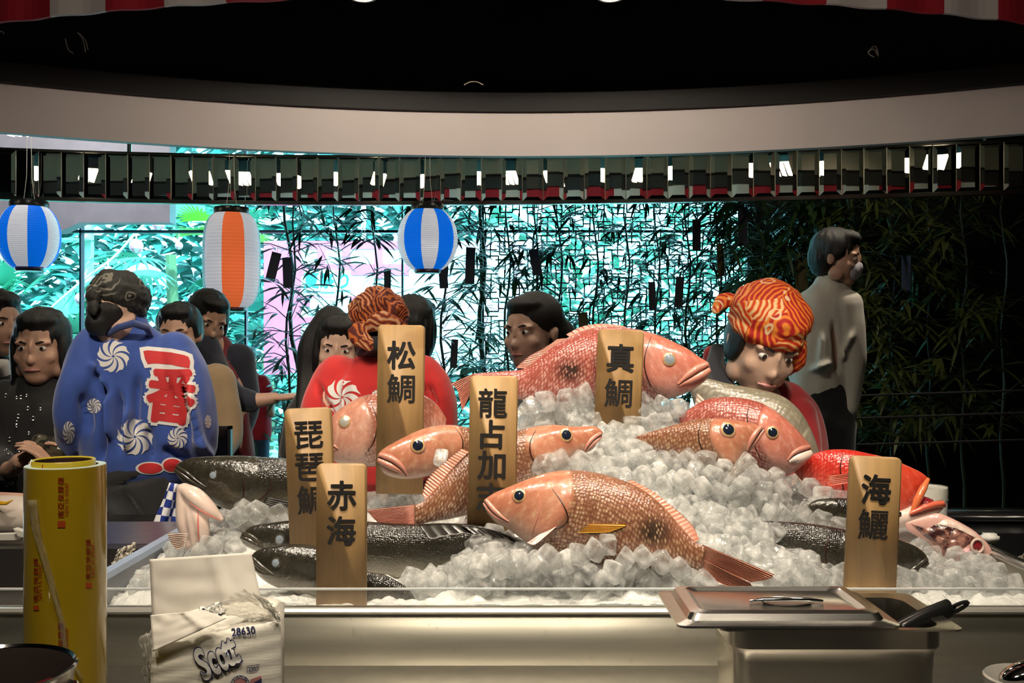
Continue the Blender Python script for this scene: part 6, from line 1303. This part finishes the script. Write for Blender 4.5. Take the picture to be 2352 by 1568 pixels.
crumple('plastic_wrap', [(468, 1404), (560, 1352), (640, 1404), (600, 1424)], Yp+.0, .03, 3); crumple('plastic_wrap', [(322, 1462), (352, 1448), (356, 1580), (334, 1580)], Yp+.03, .04, 6); crumple('plastic_wrap', [(580, 1360), (612, 1376), (644, 1412), (640, 1430)], Yp-.012, .02, 8)
# ---- lidded steel food pan with tongs
def rrect(x0, x1, y0, y1, r, z, n=8):
    pts = []
    for cx_, cy_, a0 in ((x1-r, y1-r, 0), (x0+r, y1-r, 90), (x0+r, y0+r, 180), (x1-r, y0+r, 270)):
        for k in range(n+1): a = R(a0+90*k/n); pts.append(Vector((cx_+r*math.cos(a), cy_+r*math.sin(a), z)))
    return pts
Yf = 1.30; zr = P(0, 1444, Yf).z; xa, xb = P(1686, 0, Yf).x, P(2168, 0, Yf).x; yd = .155
t = thing('food_pan', 'deep stainless steel food pan before the ice basin', 'pan', ((xa+xb)/2, Yf+yd/2, .70)); PANM = M('pan_steel', (.60, .565, .49), .26, 1., var=(9, .05), bump=(40, .05, .002)); m = MB()
m.rings([rrect(xa+.012, xb-.012, Yf+.012, Yf+yd-.012, .02, .702), rrect(xa+.008, xb-.008, Yf+.008, Yf+yd-.008, .024, .712), rrect(xa+.003, xb-.003, Yf+.004, Yf+yd-.004, .026, zr-.045), rrect(xa+.002, xb-.002, Yf+.003, Yf+yd-.003, .026, zr-.034), rrect(xa-.003, xb+.003, Yf-.002, Yf+yd+.002, .028, zr-.026), rrect(xa-.003, xb+.003, Yf-.002, Yf+yd+.002, .028, zr-.003),
   rrect(xa-.02, xb+.022, Yf-.012, Yf+yd+.02, .012, zr), rrect(xa-.02, xb+.022, Yf-.012, Yf+yd+.02, .012, zr+.0025), rrect(xa, xb, Yf+.001, Yf+yd-.001, .026, zr+.0015), rrect(xa+.004, xb-.004, Yf+.006, Yf+yd-.006, .026, zr-.05), rrect(xa+.012, xb-.012, Yf+.014, Yf+yd-.014, .02, .706)])
m.build('pan_body', PANM, t, auto=30)
la, lb = P(1556, 0, Yf-.01).x, P(2074, 0, Yf-.01).x; zl = zr+.004; l0, l1 = Yf-.012, Yf+yd+.018
t2 = thing('pan_lid', 'notched stainless steel lid slid sideways on the food pan', 'lid', ((la+lb)/2, Yf+yd/2, zl)); m = MB()
m.rings([rrect(la, lb, l0, l1, .014, zl), rrect(la, lb, l0, l1, .014, zl+.003), rrect(la+.016, lb-.016, l0+.014, l1-.014, .016, zl+.006), rrect(la+.021, lb-.021, l0+.019, l1-.019, .016, zl+.014), rrect(la+.034, lb-.034, l0+.03, l1-.03, .014, zl+.016), rrect(la+.042, lb-.042, l0+.038, l1-.038, .012, zl+.012)]); LIDM = M('lid_steel', (.74, .72, .68), .24, 1., var=(9, .04)); m.build('lid_plate', LIDM, t2, auto=25)
hx, hy = P(1805, 0, Yf+.07).x, Yf+.068; hz = zl+.0125
MB().lathe([(.036, .002), (.034, .0012), (.029, -.005), (.015, -.009), (.001, -.0095)], (hx, hy, hz+.0006), 40, sy=.62).build('grip_recess', LIDM, t2); MB().tube([(hx-.05, hy, hz+.002), (hx-.032, hy, hz+.0035), (hx, hy, hz+.004), (hx+.032, hy, hz+.0035), (hx+.05, hy, hz+.002)], [.002, .0035, .004, .0035, .002], 10).build('grip_bar', CHROME, t2)
t = thing('tongs', 'black handled tongs standing in the steel food pan', 'tongs', P(2080, 1436, Yf+.08)); TB = M('tong_handle', (.012, .012, .012), .28)
for a_, b_, w_ in (((2056, 1446, .06), (2176, 1390, .10), .011), ((2076, 1448, .03), (2180, 1400, .07), .013)):
    A, B = P(a_[0], a_[1], Yf+a_[2]), P(b_[0], b_[1], Yf+b_[2]); d = (B-A).normalized(); m = MB(); chain(m, [(A, w_*.8, .006), (A.lerp(B, .5), w_, .007), (B, w_*.85, .006)], 14); m.build('handle', TB, t); MB().tube([A-d*.02, A+d*.10], [.003, .003], 8).build('arm', CHROME, t)
A = P(2196, 1396, Yf+.08); MB().tube([A+Vector((.013*math.cos(a)*1.2+.004*math.sin(a), 0, .006*math.sin(a)+.006*math.cos(a))) for a in np.linspace(0, 2*math.pi, 22)], .0028, 8).build('hanging_loop', TB, t)
# ---- white bowl and spoon, cut by the frame
Yw = 1.15; c = P(2362, 1556, Yw); t = thing('bowl', 'small white bowl at the bottom corner beside the food pan', 'bowl', (c.x, Yw, .70)); r0 = 96*S(Yw)
m = MB(); zb_ = c.z-.70; m.lathe([(.001, .0), (r0*.5, 0), (r0*.55, .004), (r0*.9, zb_*.6), (r0, zb_), (r0*.96, zb_+.002), (r0*.92, zb_-.004), (r0*.8, zb_*.6), (r0*.4, .015), (.001, .012)], (c.x, Yw, .70), 48); m.build('bowl', M('white_ceramic', (.80, .77, .70), .2, coat=.5), t)
t.name = 'bowl'; m = MB(); m.ell((0, 0, 0), (.030, .020, .012), Matrix.Translation(P(2352, 1546, Yw)) @ Matrix.Rotation(R(-20), 4, 'Y'), 20, 12); o = m.build('ladle', CHROME); tag(o, 'polished steel ladle head resting in the white bowl', 'ladle')
# ---- dark frying pan, cut by the frame
Yk = 1.12; c = P(-26, 1541, Yk); r0 = 186*S(Yk); t = thing('frying_pan', 'dark coated pan with a steel rim at the corner by the film roll', 'pan', (c.x, Yk, .70)); zk = c.z-.70
MB().lathe([(.001, 0), (r0*.7, 0), (r0*.78, .006), (r0*.98, zk-.006), (r0*1.02, zk)], (c.x, Yk, .70), 72).build('outer_wall', PANM, t); MB().lathe([(r0*1.02, 0), (r0*1.02, .003), (r0*.99, .004), (r0*.96, .001)], (c.x, Yk, c.z), 72).build('rim', CHROME, t)
MB().lathe([(r0*.965, zk), (r0*.93, zk-.008), (r0*.78, zk*.4), (r0*.7, .012), (.001, .010)], (c.x, Yk, .70), 72).build('coating', M('pan_coating', (.035, .025, .022), .3, spec=.6), t)
A = c+Vector((r0*.94, .02, -.022)); MB().tube([A, A+Vector((.025, -.035, -.02)), A+Vector((.025, -.10, -.04))], [.007, .008, .008], 10).build('handle', CHROME, t)
# ---- things around the rim of the basin
t = thing('fish_platter', 'large white fish on paper behind the yellow film roll', 'fish', P(20, 1230, 2.28)); m = MB(); chain(m, W([(-120, 1190, 0, 30, 34), (-20, 1184, 0, 46, 40), (60, 1186, 0, 44, 40), (110, 1206, 0, 26, 30)], 2.30)); mk('fish_side', remesh((m.v, m.f), .006, 3), M('white_fish', (.80, .70, .62), .35, coat=.4, var=(12, .08)), t)
m = MB(); chain(m, W([(-120, 1142, .02, 12, 26), (0, 1142, .02, 12, 26), (72, 1144, .02, 10, 22)], 2.30)); mk('fish_back', remesh((m.v, m.f), .005, 2), M('pinkish_skin', (.72, .42, .30), .4, coat=.4, var=(20, .15)), t)
MB().tube([P(-10, 1154, 2.25), P(14, 1156, 2.24), P(30, 1148, 2.24)], [.006, .004, .001], 8).build('fin', FIN_Y, t)
t.name = 'white_fish'
t = thing('paper_liner', 'folded white paper lying beside the white fish', 'paper', P(30, 1232, 2.21)); 
def slab(pts, Y0, dy, mat, name, par): return MB().prism([P(x, y, Y0) for x, y in pts], (0, dy, 0)).build(name, mat, par, False)
for pts, Y0 in (([(-40, 1228), (36, 1226), (38, 1240), (-40, 1241)], 2.20), ([(30, 1214), (56, 1222), (64, 1238), (40, 1230)], 2.19)): slab(pts, Y0, .02, M('liner_paper', (.70, .69, .62), .6), 'fold', t)
crumple('paper_bag', [(270, 1262), (312, 1246), (300, 1290), (258, 1296)], 2.05, .02, 5, M('bag_paper', (.72, .66, .55), .6), bpy.data.objects['tray_divider'])
bpy.data.objects['paper_bag'].parent = None; tag(bpy.data.objects['paper_bag'], 'crumpled cream paper scrap behind the clear divider', 'paper')
o = crumple('plastic_bag', [(2316, 1290), (2370, 1262), (2370, 1312), (2330, 1310)], 2.05, .03, 15, clear('bag_film', (.95, .95, .94), .1, .1, .4, (.8, .76, .66)), t); o.parent = None; tag(o, 'crumpled clear plastic bag at the frame edge beyond the basin', 'bag')
t = thing('white_tap', 'white plastic tap knob beside the cut fish', 'tap', P(2272, 1270, 2.35)); a, b = P(2254, 1224, 2.35), P(2292, 1246, 2.35); bevel(MB().box((a.x, 2.335, b.z), (b.x, 2.365, a.z)).build('knob', WHITEP, t, False), .006, 3); a, b = P(2264, 1244, 2.35), P(2277, 1290, 2.35); MB().tube([((a.x+b.x)/2, 2.35, a.z+.004), ((a.x+b.x)/2, 2.35, .702)], .0068, 14).build('stem', WHITEP, t)
t = thing('wrapped_tub', 'plastic wrapped pale tub behind the scarlet fish mouth', 'tub', P(2145, 1180, 2.30)); a = P(2128, 1122, 2.30); b = P(2172, 1200, 2.30); r0 = .045; cx_ = (a.x+b.x)/2-.008
MB().lathe([(.001, 0), (r0*.85, 0), (r0, a.z-.012-.702), (r0*.98, a.z-.702), (r0*.9, a.z-.704), (.001, a.z-.704)], (cx_, 2.33, .702), 32).build('tub', M('tub_plastic', (.78, .78, .74), .3, coat=.5), t)
MB().lathe([(r0*1.01, a.z-.03), (r0*1.03, a.z-.01), (r0*1.0, a.z+.002), (r0*.5, a.z+.003)], (cx_, 2.33, 0), 32).build('film_cover', FILM, t)
